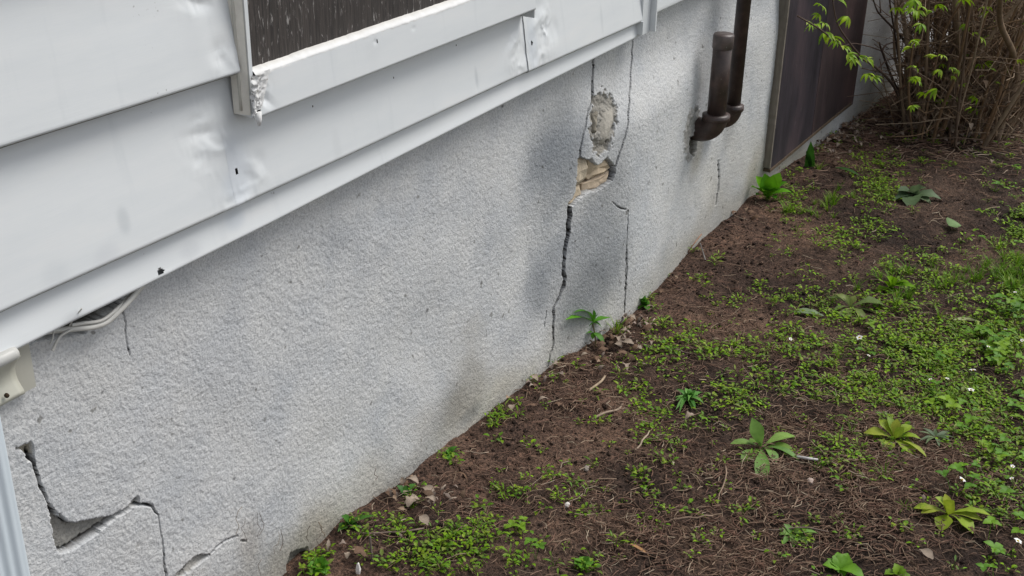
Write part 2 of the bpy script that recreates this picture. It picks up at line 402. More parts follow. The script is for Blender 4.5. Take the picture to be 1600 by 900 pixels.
spall(z2(0, 660, [(280, 470), (320, 520), (400, 590), (450, 592), (520, 572), (610, 560), (660, 545), (740, 490), (780, 450), (800, 435), (822, 475), (760, 500),
        (700, 535), (600, 612), (500, 692), (420, 742), (335, 762), (310, 650), (285, 510)]), .011, (.30, .29, .265))
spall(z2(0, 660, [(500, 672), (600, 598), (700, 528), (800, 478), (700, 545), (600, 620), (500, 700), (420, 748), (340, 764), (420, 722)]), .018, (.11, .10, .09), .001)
spall(z2(0, 660, [(85, 155), (180, 118), (192, 150), (203, 235), (165, 225), (150, 190), (140, 168), (95, 162)]), .010, (.34, .31, .25))
spall(z2(0, 660, [(1010, 900), (1060, 860), (1110, 810), (1160, 775), (1225, 775), (1190, 805), (1110, 870), (1050, 905)]), .006, (.36, .35, .33))
PATCH = z2(780, 0, [(555, 565), (575, 540), (605, 530), (640, 555), (685, 615), (698, 680), (690, 740), (670, 800), (655, 860), (600, 905), (560, 890), (545, 800), (535, 720), (545, 640)])
spall(PATCH, .004, (.31, .295, .265), .007, .018)
spall(z2(780, 0, [(1080, 790), (1105, 650), (1150, 615), (1170, 640), (1160, 700), (1140, 900), (1105, 960), (1085, 900)]), -.002, (.36, .35, .33), .006, .008)
spall(z2(780, 220, [(1112, -30), (1150, -25), (1150, 70), (1132, 98), (1115, 80)]), .012, (.12, .11, .095), .006, .006)
spall(z2(780, 220, [(545, -5), (650, -5), (630, 50), (600, 80), (565, 60)]), .006, (.33, .31, .27), .006)
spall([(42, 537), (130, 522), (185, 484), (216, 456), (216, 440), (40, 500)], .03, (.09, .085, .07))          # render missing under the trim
spall(z2(400, 660, [(200, 770), (260, 740), (310, 735), (320, 790), (290, 830), (280, 905), (180, 905), (185, 830)]), .012, (.22, .21, .18), .005)
crack(z2(780, 0, [(556, 335, 2.2), (550, 460, 2.4), (545, 540, 3.6), (548, 600, 2.2), (525, 650, 1.3), (510, 740, 1.6), (490, 800, 1.6), (472, 900, 2.0), (466, 985, 2.2)]), seed=2)
crack(z2(780, 220, [(412, 388, 6.2), (412, 450, 6.5), (400, 560, 5.5), (387, 620, 5), (377, 720, 4.2), (370, 770, 4.6), (382, 800, 4.4), (380, 850, 4), (358, 895, 3.2)]), .03, 1.0, 3)
crack(z2(780, 440, [(378, 0, 3.6), (355, 80, 3), (320, 170, 2.8), (325, 220, 2.6), (320, 300, 2.2), (322, 370, 2), (300, 430, 1), (285, 500, .9)]), .025, .7, 4)
crack(z2(780, 0, [(787, 218, 1.6), (780, 330, 1.6), (770, 470, 1.6), (765, 600, 1.7), (755, 740, 1.6), (740, 800, 1.8), (708, 890, 2.2), (690, 935, 2.6), (675, 985, 2.6)]), .02, .7, 5)
crack(z2(780, 220, [(672, 150, 2.2), (674, 190, 2.4), (660, 230, 1.6)]), seed=6)
crack(z2(780, 220, [(665, 362, .5), (690, 385, .8), (715, 397, 1.), (742, 403, .6)]), .010, .5, 7, .45)
crack(z2(780, 220, [(756, 405, .5), (750, 500, .9), (745, 620, .9), (742, 720, .7), (738, 890, .9), (735, 1000, 1.1)]), .010, .4, 8, .6)
crack([(979, 390, .8), (980, 420, .7), (978, 455, .9), (976, 488, 1)], .008, .3, 31)
crack(z2(780, 220, [(1285, 120, .8), (1288, 230, .9), (1270, 370, .8)]), .01, .5, 10)
crack(z2(780, 440, [(282, 165, .5), (278, 200, .8), (270, 270, .6)]), .008, .5, 13, .5)
crack(z2(0, 440, [(720, 80, 1.0), (725, 180, 1.3), (740, 250, 1.5), (738, 310, 1.6), (755, 400, 1.5), (762, 432, 1)]), .015, .7, 14)
crack(z2(0, 660, [(86, 158, 1.8), (130, 138, 1.2), (178, 120, 1.6)]), .014, .5, 15)
crack(z2(0, 660, [(178, 165, 5), (192, 220, 6), (212, 290, 4.6), (235, 370, 4.8), (260, 415, 4.2), (280, 470, 2.4), (330, 530, 1.8), (400, 590, 1.7), (450, 590, 1.7), (520, 572, 1.3), (610, 560, 1.6), (650, 548, 1.5)]), .02, .9, 16)
crack(z2(0, 660, [(350, 755, 1.8), (450, 715, 2.2), (520, 665, 2.4)]), .024, .7, 20)
crack(z2(0, 660, [(805, 478, 2.6), (850, 478, 3.2), (885, 490, 3), (920, 540, 1.2), (940, 650, 1.2), (955, 760, 1.7), (962, 850, 2.2), (975, 905, 3.2)]), .02, .8, 17)
crack(z2(0, 660, [(1060, 895, 1.5), (1110, 810, 1.3), (1160, 775, 1.4), (1225, 775, 1.6), (1280, 715, 1.4), (1330, 685, 1.2), (1395, 665, 1.6)]), .014, .8, 18)
crack(z2(0, 660, [(1415, 692, 1.6), (1445, 698, 1.4)]), .01, .4, 21)
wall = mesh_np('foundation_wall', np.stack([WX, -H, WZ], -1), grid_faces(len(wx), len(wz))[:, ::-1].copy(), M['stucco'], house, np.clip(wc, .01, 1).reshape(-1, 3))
# body of the house behind the render
b = MB(); b.box((-3, .12, -.3), (9, 5, 3.2)); b.build('house_body', M['dark'], house, smooth_=False)

# blocks laid bare in the broken place, split by two cracks
def block(poly, dep, thick, col, seed):
    pts = [Uw(*p) for p in poly]; cen = sum(pts)/len(pts)
    fr = [p + np.array([0, dep + .003*vn(np.array([p[0]*300]), np.array([p[2]*300]), seed)[0], 0]) for p in pts]
    mid = [cen*.35 + f*.65 for f in fr]
    for i, q in enumerate(mid): q[1] = fr[i][1] - .004 - .002*((i*7+seed) % 3)
    bk = [f + np.array([0, thick, 0]) for f in fr]; n = len(pts); ctr = cen.copy(); ctr[1] += dep-.006
    F = []
    for i in range(n):
        j = (i+1) % n
        F += [(i, j, n+j, n+i), (n+i, n+j, 2*n), (2*n+1+i, 2*n+1+j, j, i)]
    m = MB(); m.add(fr+mid+[ctr]+bk, F, col)
    o = m.build('brick', M['brick'], wall, smooth_=False); return o
# cut faces run a little past the rim of the hole so that only the broken render hides them
block(z2(780, 220, [(448, 110), (470, 86), (508, 100), (534, 100), (541, 150), (533, 215), (520, 242), (470, 275), (430, 300), (440, 220)]), .012, .03, (1.0, 1.0, 1.0), 1)
block(z2(780, 220, [(548, 98), (580, 140), (632, 88), (664, 130), (680, 165), (640, 195), (590, 212), (548, 232), (540, 215), (548, 150)]), .014, .03, (1.08, 1.03, .98), 2)
block(z2(780, 220, [(680, 180), (676, 200), (660, 240), (620, 270), (585, 296), (522, 304), (516, 262), (560, 238), (610, 212)]), .016, .03, (.95, .9, .88), 3)
block(z2(780, 220, [(505, 262), (508, 306), (500, 320), (460, 350), (432, 382), (404, 392), (400, 365), (425, 335), (460, 290)]), .014, .03, (.92, .9, .88), 4)
# smear of old mortar standing proud
def lump_patch(name, poly, mat, proud, col, seed, parent, rough=.004, n=34):
    pts = np.array([Uw(*p) for p in poly]); cen = pts.mean(0); V = []; C = []
    nr = 9
    for i in range(nr+1):
        f = i/nr
        for k in range(n):
            a = k/n*len(pts); k0 = int(a) % len(pts); k1 = (k0+1) % len(pts); e = pts[k0]+(pts[k1]-pts[k0])*(a-int(a))
            p = cen + (e-cen)*f
            p[1] += .010 - (.010+proud)*(1-f**4) - rough*fbm(np.array([p[0]*60.]), np.array([p[2]*45.]), seed, 3)[0]
            V.append(p); C.append(np.array(col)*(1-.25*f*f))
    F = [(i*n+k, (i+1)*n+k, (i+1)*n+(k+1) % n, i*n+(k+1) % n) for i in range(nr) for k in range(n)]
    m = MB(); m.add(V, F, np.array(C)); return m.build(name, mat, parent)
lump_patch('mortar_patch', z2(780, 0, [(592, 645), (625, 612), (660, 618), (688, 640), (690, 690), (672, 745), (655, 800), (628, 850), (590, 842), (578, 780), (594, 720), (600, 680)]), M['mortar'], .0015, (1.2, 1.17, 1.12), 3, wall, .0022)
lump_patch('mortar_patch', z2(780, 0, [(548, 660), (575, 640), (580, 700), (570, 790), (552, 780)]), M['mortar'], .003, (.78, .74, .66), 7, wall, .008)

# --- siding sheets
def dentfield(x, z, seed, feats):
    d = 0*x
    for f in feats:
        kind, P, rx, rz, amp = f[0], f[1], f[2], f[3], f[4]
        e = np.exp(-(((x-P[0])/rx)**2 + ((z-P[2])/rz)**2))
        if kind == 'b': d = d + .6*amp*e
        elif kind == 'c':                   # crumpled foil: sharp ridges
            wx_ = x + .010*vn(x*45, z*40, seed+8); wz_ = z + .010*vn(x*40+7, z*50, seed+9); rdg = .6-np.abs(vn(wx_*42+5, wz_*30, seed))*2; rdg2 = .6-np.abs(vn(wx_*85, wz_*70+9, seed+4))*2
            d = d + amp*.8*e*(.65*rdg+.35*rdg2)
        elif kind == 'f':                   # crease along a slanting line
            u = (x-P[0])*math.cos(f[5]) + (z-P[2])*math.sin(f[5]); d = d + amp*e*(1-np.clip(np.abs(u)/(rx*.55), 0, 1))
    return d
def sheet(name, x0, x1, zb, zt, yb, yt, feats=(), holes=(), seed=0, res=.0024, nrow=70, lip=.012, lap_shade=.0, mat=None, parent=None, tints=()):
    xs = np.linspace(x0, x1, max(2, int((x1-x0)/res)))
    ts = np.linspace(0, 1, nrow)
    Xs, T = np.meshgrid(xs, ts, indexing='ij')
    ZB = np.interp(Xs, [q[0] for q in zb], [q[1] for q in zb]); ZT = np.interp(Xs, [q[0] for q in zt], [q[1] for q in zt])
    Zs = ZB + (ZT-ZB)*T
    feats = [tuple(list(f[:4])+[f[4]*.55]+list(f[5:])) for f in feats]
    out = yb + (yt-yb)*T + .0008*fbm(Xs*5, Zs*9, seed+3, 2) + dentfield(Xs, Zs, seed+11, feats)
    # rolled lower edge and the return under it
    pre = [(yb-lip, .0), (yb-.004, -.0035), (yb-.001, -.0030)]
    PX = [np.stack([xs, -np.full_like(xs, o) - dentfield(xs, ZB[:, 0], seed+11, feats)*.6, ZB[:, 0]+dz], -1)[:, None] for o, dz in pre]
    V = np.concatenate(PX + [np.stack([Xs, -out, Zs], -1)], 1)
    F = grid_faces(V.shape[0], V.shape[1])[:, ::-1].copy()
    V2 = V.reshape(-1, 3); c = np.ones((len(V2), 3))
    for (P, rx, rz, tint) in tints:
        e = np.exp(-(((V2[:, 0]-P[0])/rx)**2 + ((V2[:, 2]-P[2])/rz)**2)**2); c *= 1-(1-np.array(tint))*e[:, None]
    if len(holes):
        fc = V2[F].mean(1); keep = np.ones(len(F), bool)
        for P, rx, rz in holes: keep &= (((fc[:, 0]-P[0])/rx)**2 + ((fc[:, 2]-P[2])/rz)**2) > 1
        F = F[keep]
    o = mesh_np(name, V2, F, mat or M['metal'], parent or house, c)
    if lap_shade:                                  # added dark strip behind the rolled edge, coloured as the lap's shadow line
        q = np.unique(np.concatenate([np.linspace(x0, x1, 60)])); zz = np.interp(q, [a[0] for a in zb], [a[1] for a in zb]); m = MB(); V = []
        for x, z in zip(q, zz): V += [(x, -(yb-.006), z+.004), (x, -(yb-.005), z-lap_shade), (x, -(yb-.008), z-lap_shade), (x, -(yb-.010), z+.004)]
        m.add(V, [(i*4+k, (i+1)*4+k, (i+1)*4+(k+1) % 4, i*4+(k+1) % 4) for i in range(len(q)-1) for k in range(4)], (.30, .29, .25)); m.build('lap_shadow_strip', M['metal'], o if o.parent is house else win, smooth_=False)
    return o
OB, OD, OA = .042, .036, .042
def zline(pxs, off, xext0=-3., xext1=9.):
    P = [U(*p, off) for p in pxs]; L = [(q[0], q[2]) for q in P]
    return [(xext0, L[0][1])] + L + [(xext1, L[-1][1])]
zA = zline([(0, 226.7), (200, 165), (365, 113.3)], OA); zB = zline([(57, 458.7), (363, 322.7), (547, 238.7), (820, 112), (1006.7, 29.3)], OB)
zD = zline([(42.7, 534.7), (232, 441.3), (420, 348), (631, 239.5), (820, 144), (1005, 52)], OD)
up = lambda L, d: [(a, b_+d) for a, b_ in L]
xW = U(370, 60, OA)[0]
fA = [('c', U(352, 100, OA), .022, .018, .006), ('b', U(346, 78, OA), .014, .012, -.006), ('b', U(350, 105, OA), .02, .01, .005), ('c', U(322, 3, OA), .03, .015, .005), ('f', U(318, 6, OA), .03, .016, -.006, 1.2),
      ('b', U(318, 40, OA), .02, .06, .003), ('b', U(120, 140, OA), .25, .05, .0015)]
sheet('siding_panel', -3, xW+.002, zA, up(zA, .20), OA, .014, fA, seed=1, lap_shade=.0058, nrow=72, tints=[(U(40, 150, OA), .1, .05, (.985, .985, .985))])
for k in range(1, 6): sheet('siding_panel', -3, xW+.002, up(zA, .193*k), up(zA, .193*k+.20), OA, .014, [], seed=5+20*k, nrow=10, res=.02)
J1 = U(370, 250, OB)[0]; J2 = U(831, 60, OB)[0]; J3 = U(1008, 20, OB)[0]
P1 = lambda x, y: U(x, y, OB-.004)
fB2 = [('b', P1(408, 250), .012, .012, -.004), ('c', P1(392, 280), .025, .03, .003), ('f', P1(400, 268), .03, .02, .003, .6), ('b', P1(372, 318), .02, .010, .004), ('c', P1(812, 88), .035, .035, .006), ('f', P1(805, 70), .03, .03, .006, 2.2), ('b', P1(800, 100), .025, .018, .006), ('b', P1(745, 130), .008, .015, -.002), ('b', P1(600, 170), .2, .06, .002)]
fB3 = [('c', P1(852, 45), .03, .04, .007), ('f', P1(848, 30), .03, .03, .006, 2.0), ('b', P1(856, 75), .03, .022, .007), ('b', P1(870, 45), .01, .02, -.005), ('c', P1(838, 95), .025, .02, .005), ('b', P1(845, 10), .012, .02, -.005)]
fB1 = [('b', P1(345, 225), .022, .03, .005), ('c', P1(335, 230), .034, .045, .0045), ('b', P1(318, 250), .014, .010, -.005), ('f', P1(328, 212), .03, .014, -.005, 1.4), ('b', P1(368, 318), .02, .008, .004), ('c', P1(362, 310), .02, .018, .004),
       ('b', P1(320, 190), .015, .006, -.003), ('b', P1(150, 290), .3, .06, .002)]
hB1 = [(P1(367, 207), .0030, .0050), (P1(320, 252), .0014, .0014)]
sheet('siding_panel', -3, J1-.004, zB, up(zB, .205), OB, .010, fB1+fB2, hB1, seed=2, lap_shade=.0058, nrow=72, tints=[(P1(195, 345), .010, .018, (.84, .85, .86)), (P1(85, 430), .02, .02, (.94, .945, .95)), (P1(372, 285), .03, .025, (.86, .88, .92)), (P1(165, 397), .02, .015, (.93, .93, .94))])
hB2 = [(P1(372, 269), .0030, .0045), (P1(721, 72), .0018, .0018), (P1(622, 124), .0014, .0014), (P1(497, 168), .0014, .0014)]
sheet('siding_panel', J1-.010, J2-.004, zB, up(zB, .205), OB+.0002, .0102, fB1+fB2+fB3, hB2, seed=2, lap_shade=.0058, nrow=72, tints=[(P1(370, 270), .03, .05, (.90, .915, .95)), (P1(745, 122), .005, .02, (.84, .85, .86)), (P1(525, 230), .01, .03, (.95, .95, .95))])
hB3 = [(P1(830, 24), .0034, .0045), (P1(832, 68), .0036, .0050), (P1(1014, 30), .004, .004)]
sheet('siding_panel', J2-.012, J3-.01, zB, up(zB, .205), OB+.0022, .0122, fB2+fB3, hB3, seed=2, lap_shade=.0058, nrow=72, tints=[(P1(940, 30), .006, .03, (.90, .905, .91)), (P1(832, 70), .02, .05, (.88, .9, .93))])
sheet('siding_panel', J3+.03, 9, zB, up(zB, .205), OB-.004, .020, [], seed=6, nrow=30, res=.01)
# base trim: a bent strip below the siding
T1 = lambda x, y: U(x, y, OD)
sheet('base_trim', -3, J3-.012, zD, up(zD, .075), OD, .018, [('b', T1(262, 432), .014, .006, .003), ('b', T1(150, 470), .06, .03, .003), ('b', T1(110, 505), .05, .02, -.004), ('b', T1(60, 520), .08, .02, .003)],
      [(T1(252, 424.5), .0062, .0048), (T1(540, 244), .005, .0022)], seed=8, nrow=34, lip=.016, tints=[(T1(115, 505), .02, .012, (.80, .80, .80)), (T1(300, 392), .02, .012, (.90, .90, .91)), (T1(372, 345), .02, .015, (.88, .9, .93)), (T1(640, 215), .25, .01, (.93, .93, .925))])
xR0 = U(838, 5, .06)[0]+.007; zR = [(-3, zA[-2][1]), (9, zA[-2][1])]
for k in range(6): sheet('siding_panel', xR0, 9, up(zR, .193*k), up(zR, .193*k+.20), OA, .014, [], seed=160+20*k, nrow=12, res=.02, lap_shade=.0058)
# channel closing the trim at the joint
m = MB(); xa, xb = J3-.016, J3+.036; zj = U(1020, 48, .05)[2]
m.box((xa, -.044, zj-.002), (xb-.012, -.02, zj+.35)); m.box((xb-.011, -.058, zj), (xb-.006, -.02, zj+.35)); m.box((xb-.005, -.048, zj+.022), (xb+.008, -.02, zj+.35)); m.box((xa-.004, -.048, zj+.0005), (xa-.001, -.02, zj+.03))
m.build('joint_channel', M['metal'], house, smooth_=False)

# --- boarded window
OS = .060
sBL, sBR = U(410.7, 182.7, OS), U(820, 16, OS); sT0, sT1 = U(400, 116, OS-.006), U(740, -1, OS-.006)
zsb, zst = (sBL[2]+sBR[2])/2, (sT0[2]+sT1[2])/2
xb0 = U(370, 100, .036)[0]; jx0 = max(xb0+.005, U(380, 100, .05)[0]); jx1 = U(396, 150, .0505)[0]; xs1 = U(838, 5, OS)[0]
m = MB(); zjb = U(388, 190, .056)[2]
bv = [(xb0-.001, -.024), (xb0, -.035), (jx0, -.0497), (jx0+.002, -.018)]; m.add([(x, y, z) for z in (zjb+.004, 2.2) for x, y in bv], [(0, 1, 5, 4), (1, 2, 6, 5), (2, 3, 7, 6), (3, 2, 1, 0)], (.99, .95, .86)); bev = m; m = MB(); m.box((jx0+.0025, -.0505, zjb), (jx1+.002, -.018, 2.2)); 
win = m.build('window', M['metal'], house, smooth_=False); bev.c = [c*1.12 for c in bev.c]; bev.build('sealant_fillet', M['seal'], win, smooth_=False)
m = MB(); m.tube([(xb0+.001, -.0365, zjb+.01+.02*i) for i in range(40)], [.0022+.0012*random.random() for i in range(40)], 6, (.80, .78, .70)); m.build('sealant_bead', M['seal'], win)
# sill: a bent strip with a rolled lower edge
fS = [('c', U(418, 140, OS), .016, .02, .005), ('f', U(412, 150, OS), .02, .025, -.008, .8), ('b', U(590, 66, OS), .004, .004, -.003), ('b', U(650, 45, OS), .006, .004, -.002)]
zsill = [(jx1, zsb), (9, zsb)]
sheet('window_sill', jx1+.003, xs1, zsill, [(jx1, zst), (9, zst)], OS, OS-.006, fS, [(U(593, 65, OS), .0022, .003)], seed=12, nrow=40, lip=.03, lap_shade=.005, parent=win, tints=[(U(585, 80, OS), .02, .02, (.97, .97, .97))])
m = MB(); xs_ = np.linspace(jx1+.003, xs1, 200); V = []; C = []
for i, x in enumerate(xs_):                 # ragged sealant along the top of the sill
    wob = .0022*vn(np.array([x*22.]), np.array([.5]), 3)[0]; w2 = .0012*vn(np.array([x*130.]), np.array([.5]), 5)[0]
    prof = [(OS-.0065, zst-.005+wob*.8), (OS-.0052, zst-.001+w2), (OS-.0065, zst+.0015+wob*.4), (OS-.010, zst+.004+w2), (OS-.0165, zst+.0075+wob*.8+w2), (OS-.019, zst+.008)]
    for k, (o, z) in enumerate(prof):
        V.append((x, -o - .0006*vn(np.array([x*120.]), np.array([k*1.7]), 9)[0], z)); C.append((1.0, 1.0, 1.0) if k < 4 else (.88, .86, .82))
n = 6; m.add(V, [(i*n+k, (i+1)*n+k, (i+1)*n+k+1, i*n+k+1) for i in range(len(xs_)-1) for k in range(n-1)], np.array(C)); m.build('sealant_strip', M['seal'], win)
m = MB()                                     # blobs squeezed out at the corner
rr = random.Random(5)
gu, gv = 16, 30; V = []; C = []
for a in range(gu+1):
    for b in range(gv+1):
        q = U(394+27*a/gu*(1-.45*b/gv) + rr.uniform(-.6, .6), 121 + 60*b/gv - 14*a/gu + rr.uniform(-.5, .5), OS + .002)
        e = 1-a/gu; q = q + np.array([0, -(.0055*e*(.7-abs(vn(np.array([a*.55]), np.array([b*.42]), 4)[0])*2) + .0009*e*rr.uniform(-1, 1)) - .001, 0])
        V.append(q); C.append((1, 1, 1) if rr.random() < .975 else (.55, .5, .43))
m.add(V, [(a*(gv+1)+b, (a+1)*(gv+1)+b, (a+1)*(gv+1)+b+1, a*(gv+1)+b+1) for a in range(gu) for b in range(gv)], np.array(C))
m.tube([U(402, 175, OS), U(404, 188, OS+.002), U(405, 196, OS+.002)], [.006, .0045, .002], 7)
m.build('sealant_lump', M['seal'], win)
m = MB(); m.box((jx0+.012, -.042, zst-.01), (xs1, -.012, 2.2)); m.build('window_board', M['board'], win, smooth_=False)
m = MB(); m.box((xs1+.001, -.056, zsb-.02), (xs1+.004, -.02, 2.2)); m.box((xs1-.02, -.050, zst+.02), (xs1, -.043, 2.2)); m.build('window_jamb', M['metal'], win, smooth_=False)

# ------------------------------------------------------------------ downspout and fitting at the left edge
sx1 = U(50, 880, .075)[0]; m = MB()
prof = []
xs_ = np.linspace(sx1-.075, sx1, 41)
for i, x in enumerate(xs_):
    u = (x-(sx1-.075))/.075; e = min(u, 1-u)*.075; o = .075 - (.008*(1-min(1, e/.008))**2) - .0022*(.5-.5*math.cos(2*math.pi*u*5))
    prof.append((x, -o))
prof += [(sx1+.0005, -.05), (sx1, -.02), (sx1-.075, -.02), (sx1-.0755, -.05)]
zs_ = np.linspace(-.1, U(12, 640, .075)[2]+.03, 30); V = [(x, y, z) for z in zs_ for x, y in prof]; n = len(prof)
m.add(V, [(i*n+k, i*n+(k+1) % n, (i+1)*n+(k+1) % n, (i+1)*n+k) for i in range(len(zs_)-1) for k in range(n)])
ds = m.build('downspout', M['spout'], None, None, True)
tag(ds, 'pale blue ribbed metal downspout running down the left edge of the stucco wall', 'downspout')
fit = empty('wall_fitting', (U(30, 590, .02)[0], -.02, U(30, 590, .02)[2]), 'cream plastic wall fitting with rolled top above the pale downspout', 'wall fitting')
a, b_ = U(46, 541, .012), U(50, 603, .012); m = MB(); fx1 = (a[0]+b_[0])/2; fz1, fz0 = a[2]+.01, U(16, 622, .012)[2]
m.box((fx1-.11, -.016, fz0), (fx1, .01, fz1)); m.build('back_plate', M['cream'], fit, smooth_=False)
m = MB(); xr, zr, xc, fzt = U(33, 548, .046)[0], U(18, 560, .046)[2], U(33, 595, .032)[0], U(18, 566, .046)[2]; fzb = U(14, 624, .03)[2]; dz_ = (fzt-fzb)/7.; xs_ = np.linspace(fx1-.11, xc, 10)      # scooped face
pr = [(.016, fzt), (.040, fzt-.2*dz_), (.034, fzt-dz_), (.028, fzt-2*dz_), (.025, fzt-3*dz_), (.0245, fzt-4*dz_), (.027, fzt-5*dz_), (.034, fzt-6.3*dz_), (.036, fzt-6.9*dz_), (.016, fzb)]
V = [(x, -o, z) for x in xs_ for o, z in pr]; n = len(pr)
F = [(i*n+k, i*n+k+1, (i+1)*n+k+1, (i+1)*n+k) for i in range(9) for k in range(n-1)] + [tuple(range(9*n, 10*n))]
m.add(V, F, (.96, .97, .95)); m.build('cover', M['cream'], fit)
m = MB(); m.tube([(fx1-.112, -.038, zr), (xr-.008, -.038, zr), (xr-.002, -.038, zr), (xr, -.038, zr)], [.0085, .0085, .0075, .004], 14, (1.08, 1.1, 1.2)); m.build('hinge_roll', M['cream'], fit)
m = MB(); m.tube([U(9, 617, .037), U(12, 619, .037)], .0028, 8, (.2, .15, .1)); m.build('screw', M['edge'], fit)

# loose cable under the trim
m = MB()
def spline(pts, n=8):
    pts = [np.asarray(p, float) for p in pts]; P = [pts[0]]+pts+[pts[-1]]; out = []
    for i in range(1, len(P)-2):
        for k in range(n):
            t = k/n; a, b, c, d = P[i-1], P[i], P[i+1], P[i+2]
            out.append(.5*((2*b)+(-a+c)*t+(2*a-5*b+4*c-d)*t*t+(-a+3*b-3*c+d)*t**3))
    out.append(pts[-1]); return out
m.tube(spline([U(222, 446, .012), U(205, 466, .02), U(186, 486, .022), U(168, 502, .02), U(148, 510, .02), U(122, 513, .016), U(88, 516, .006), U(60, 520, .0)]), .0042, 8)
m.tube(spline([U(215, 452, .012), U(185, 480, .02), U(160, 500, .022), U(130, 505, .02), U(112, 508, .016)]), .0026, 6)
m.tube(spline([U(118, 512, .014), U(104, 519, .016), U(92, 528, .016), U(82, 548, .014)]), [.002]*24+[.0028], 6)
m.tube(spline([U(108, 510, .016), U(116, 497, .028), U(128, 482, .04)]), .0010, 5); m.tube(spline([U(84, 518, .016), U(82, 530, .018), U(78, 538, .016)]), .0010, 5)
tag(m.build('cable', M['cable'], None, None), 'loose white cable sagging from behind the base trim above the stucco', 'cable')

# ------------------------------------------------------------------ drain pipes
def pipe_thing(label, wallpx, R, top_px, collar_px, cap, off, elbow_z_px):
    E = Uw(*wallpx); ex, ez = E[0], E[2]
    ax = ex; ctr_z = ez; rb = off
    root = empty('drain_pipe', (ax, -off, ctr_z), label, 'pipe', 'brown drain pipes leaving the stucco wall')
    zc = U(*collar_px, off)[2]; zt = U(*top_px, off)[2]
    # elbow: out of the wall, then up
    pts = [(ax, .01, ctr_z)] ; br = off-.022; y1 = -(off-br)
    pts.append((ax, min(-.001, y1), ctr_z))
    for i in range(1, 10):
        a = math.pi/2*i/9; pts.append((ax, y1-br*math.sin(a), ctr_z+br*(1-math.cos(a))))
    pts.append((ax, -off, zc))
    m = MB(); m.tube(pts, R*1.3, 20); m.build('elbow', M['pipe'], root)
    m = MB(); m.tube([(ax, -off, zc-.008), (ax, -off, zc-.006), (ax, -off, zc+.008), (ax, -off, zc+.011)], [R*1.32, R*1.5, R*1.5, R*1.05], 20); m.build('collar', M['pipe'], root)
    m = MB(); m.tube([(ax, -off, zc), (ax, -off, zt)], R, 22); m.build('pipe', M['pipe'], root)
    m = MB(); m.tube([(ax, .004, ctr_z), (ax, -.006, ctr_z), (ax, -.010, ctr_z)], [R*1.5, R*1.35, R*1.1], 18, (2.2, 2.2, 2.2)); m.build('wall_collar', M['pipe'], root)
    if cap:
        m = MB(); h = .034; m.tube([(ax, -off, zt-h), (ax, -off, zt-h+.002), (ax, -off, zt), (ax, -off, zt+.004)], [R*1.0, R*1.10, R*1.10, R*1.02], 22, (1.7, 2.0, 2.1)); m.build('cap', M['pipe'], root)
    return root
pipe_thing('short brown capped standpipe elbowing out of the wall, in front of the tall pipe', (1089, 201), .0245, (1126, 58), (1122, 181), True, .066, 0)
pipe_thing('tall slim brown drain pipe rising past the siding behind the short capped pipe', (1117, 185), .0190, (1165, -900), (1149, 166), False, .060, 0)

# ------------------------------------------------------------------ dark hatch on the far wall
hp = [U(1230.7, 0, .03), U(1204, 262, .03), U(1335, 160, .03), U(1352, 0, .03)]
hx0, hx1 = (hp[0][0]+hp[1][0])/2, (hp[2][0]+hp[3][0])/2; hz0, hz1 = hp[1][2], hp[2][2]
hatch = empty('hatch_cover', (hx0, -.03, hz0), 'dark brown boarded hatch cover with a pale raw edge on the stucco wall', 'hatch cover')
xm = hx0+(hx1-hx0)*.46
for xa, xb, col in ((hx0+.0, xm-.003, (.82, .86, 1.0)), (xm, hx1, (1.12, 1.0, .98))):
    m = MB(); za, zb_ = hz0+(hz1-hz0)*(xa-hx0)/(hx1-hx0), hz0+(hz1-hz0)*(xb-hx0)/(hx1-hx0)
    m.add([(xa, -.032, za), (xb, -.032, zb_), (xb, -.032, .70), (xa, -.032, .70), (xa, -.012, za), (xb, -.012, zb_), (xb, -.012, .70), (xa, -.012, .70)],
          [(0, 1, 2, 3), (1, 5, 6, 2), (4, 0, 3, 7), (0, 4, 5, 1), (3, 2, 6, 7), (5, 4, 7, 6)], col); m.build('board', M['hatch'], hatch, smooth_=False)
m = MB(); xs_ = hx0-.003; zz = np.linspace(hz0+.004, .70, 40)
V = []
for z in zz:
    r = .002*random.uniform(-1, 1); V += [(xs_-.006+r, -.034+r*.5, z), (xs_-.006+r*.5, .0, z), (xs_+.0025, .0, z), (xs_+.0025, -.0345, z)]
m.add(V, [(i*4+k, i*4+(k+1) % 4, (i+1)*4+(k+1) % 4, (i+1)*4+k) for i in range(39) for k in range(4)]); m.build('edge_strip', M['edge'], hatch, smooth_=False)
m = MB(); m.box((hx0, -.034, hz0-.012), (hx1-.03, -.008, hz0-.002), (.6, .5, .42)); 
m.build('bottom_rail', M['edge'], hatch, smooth_=False)
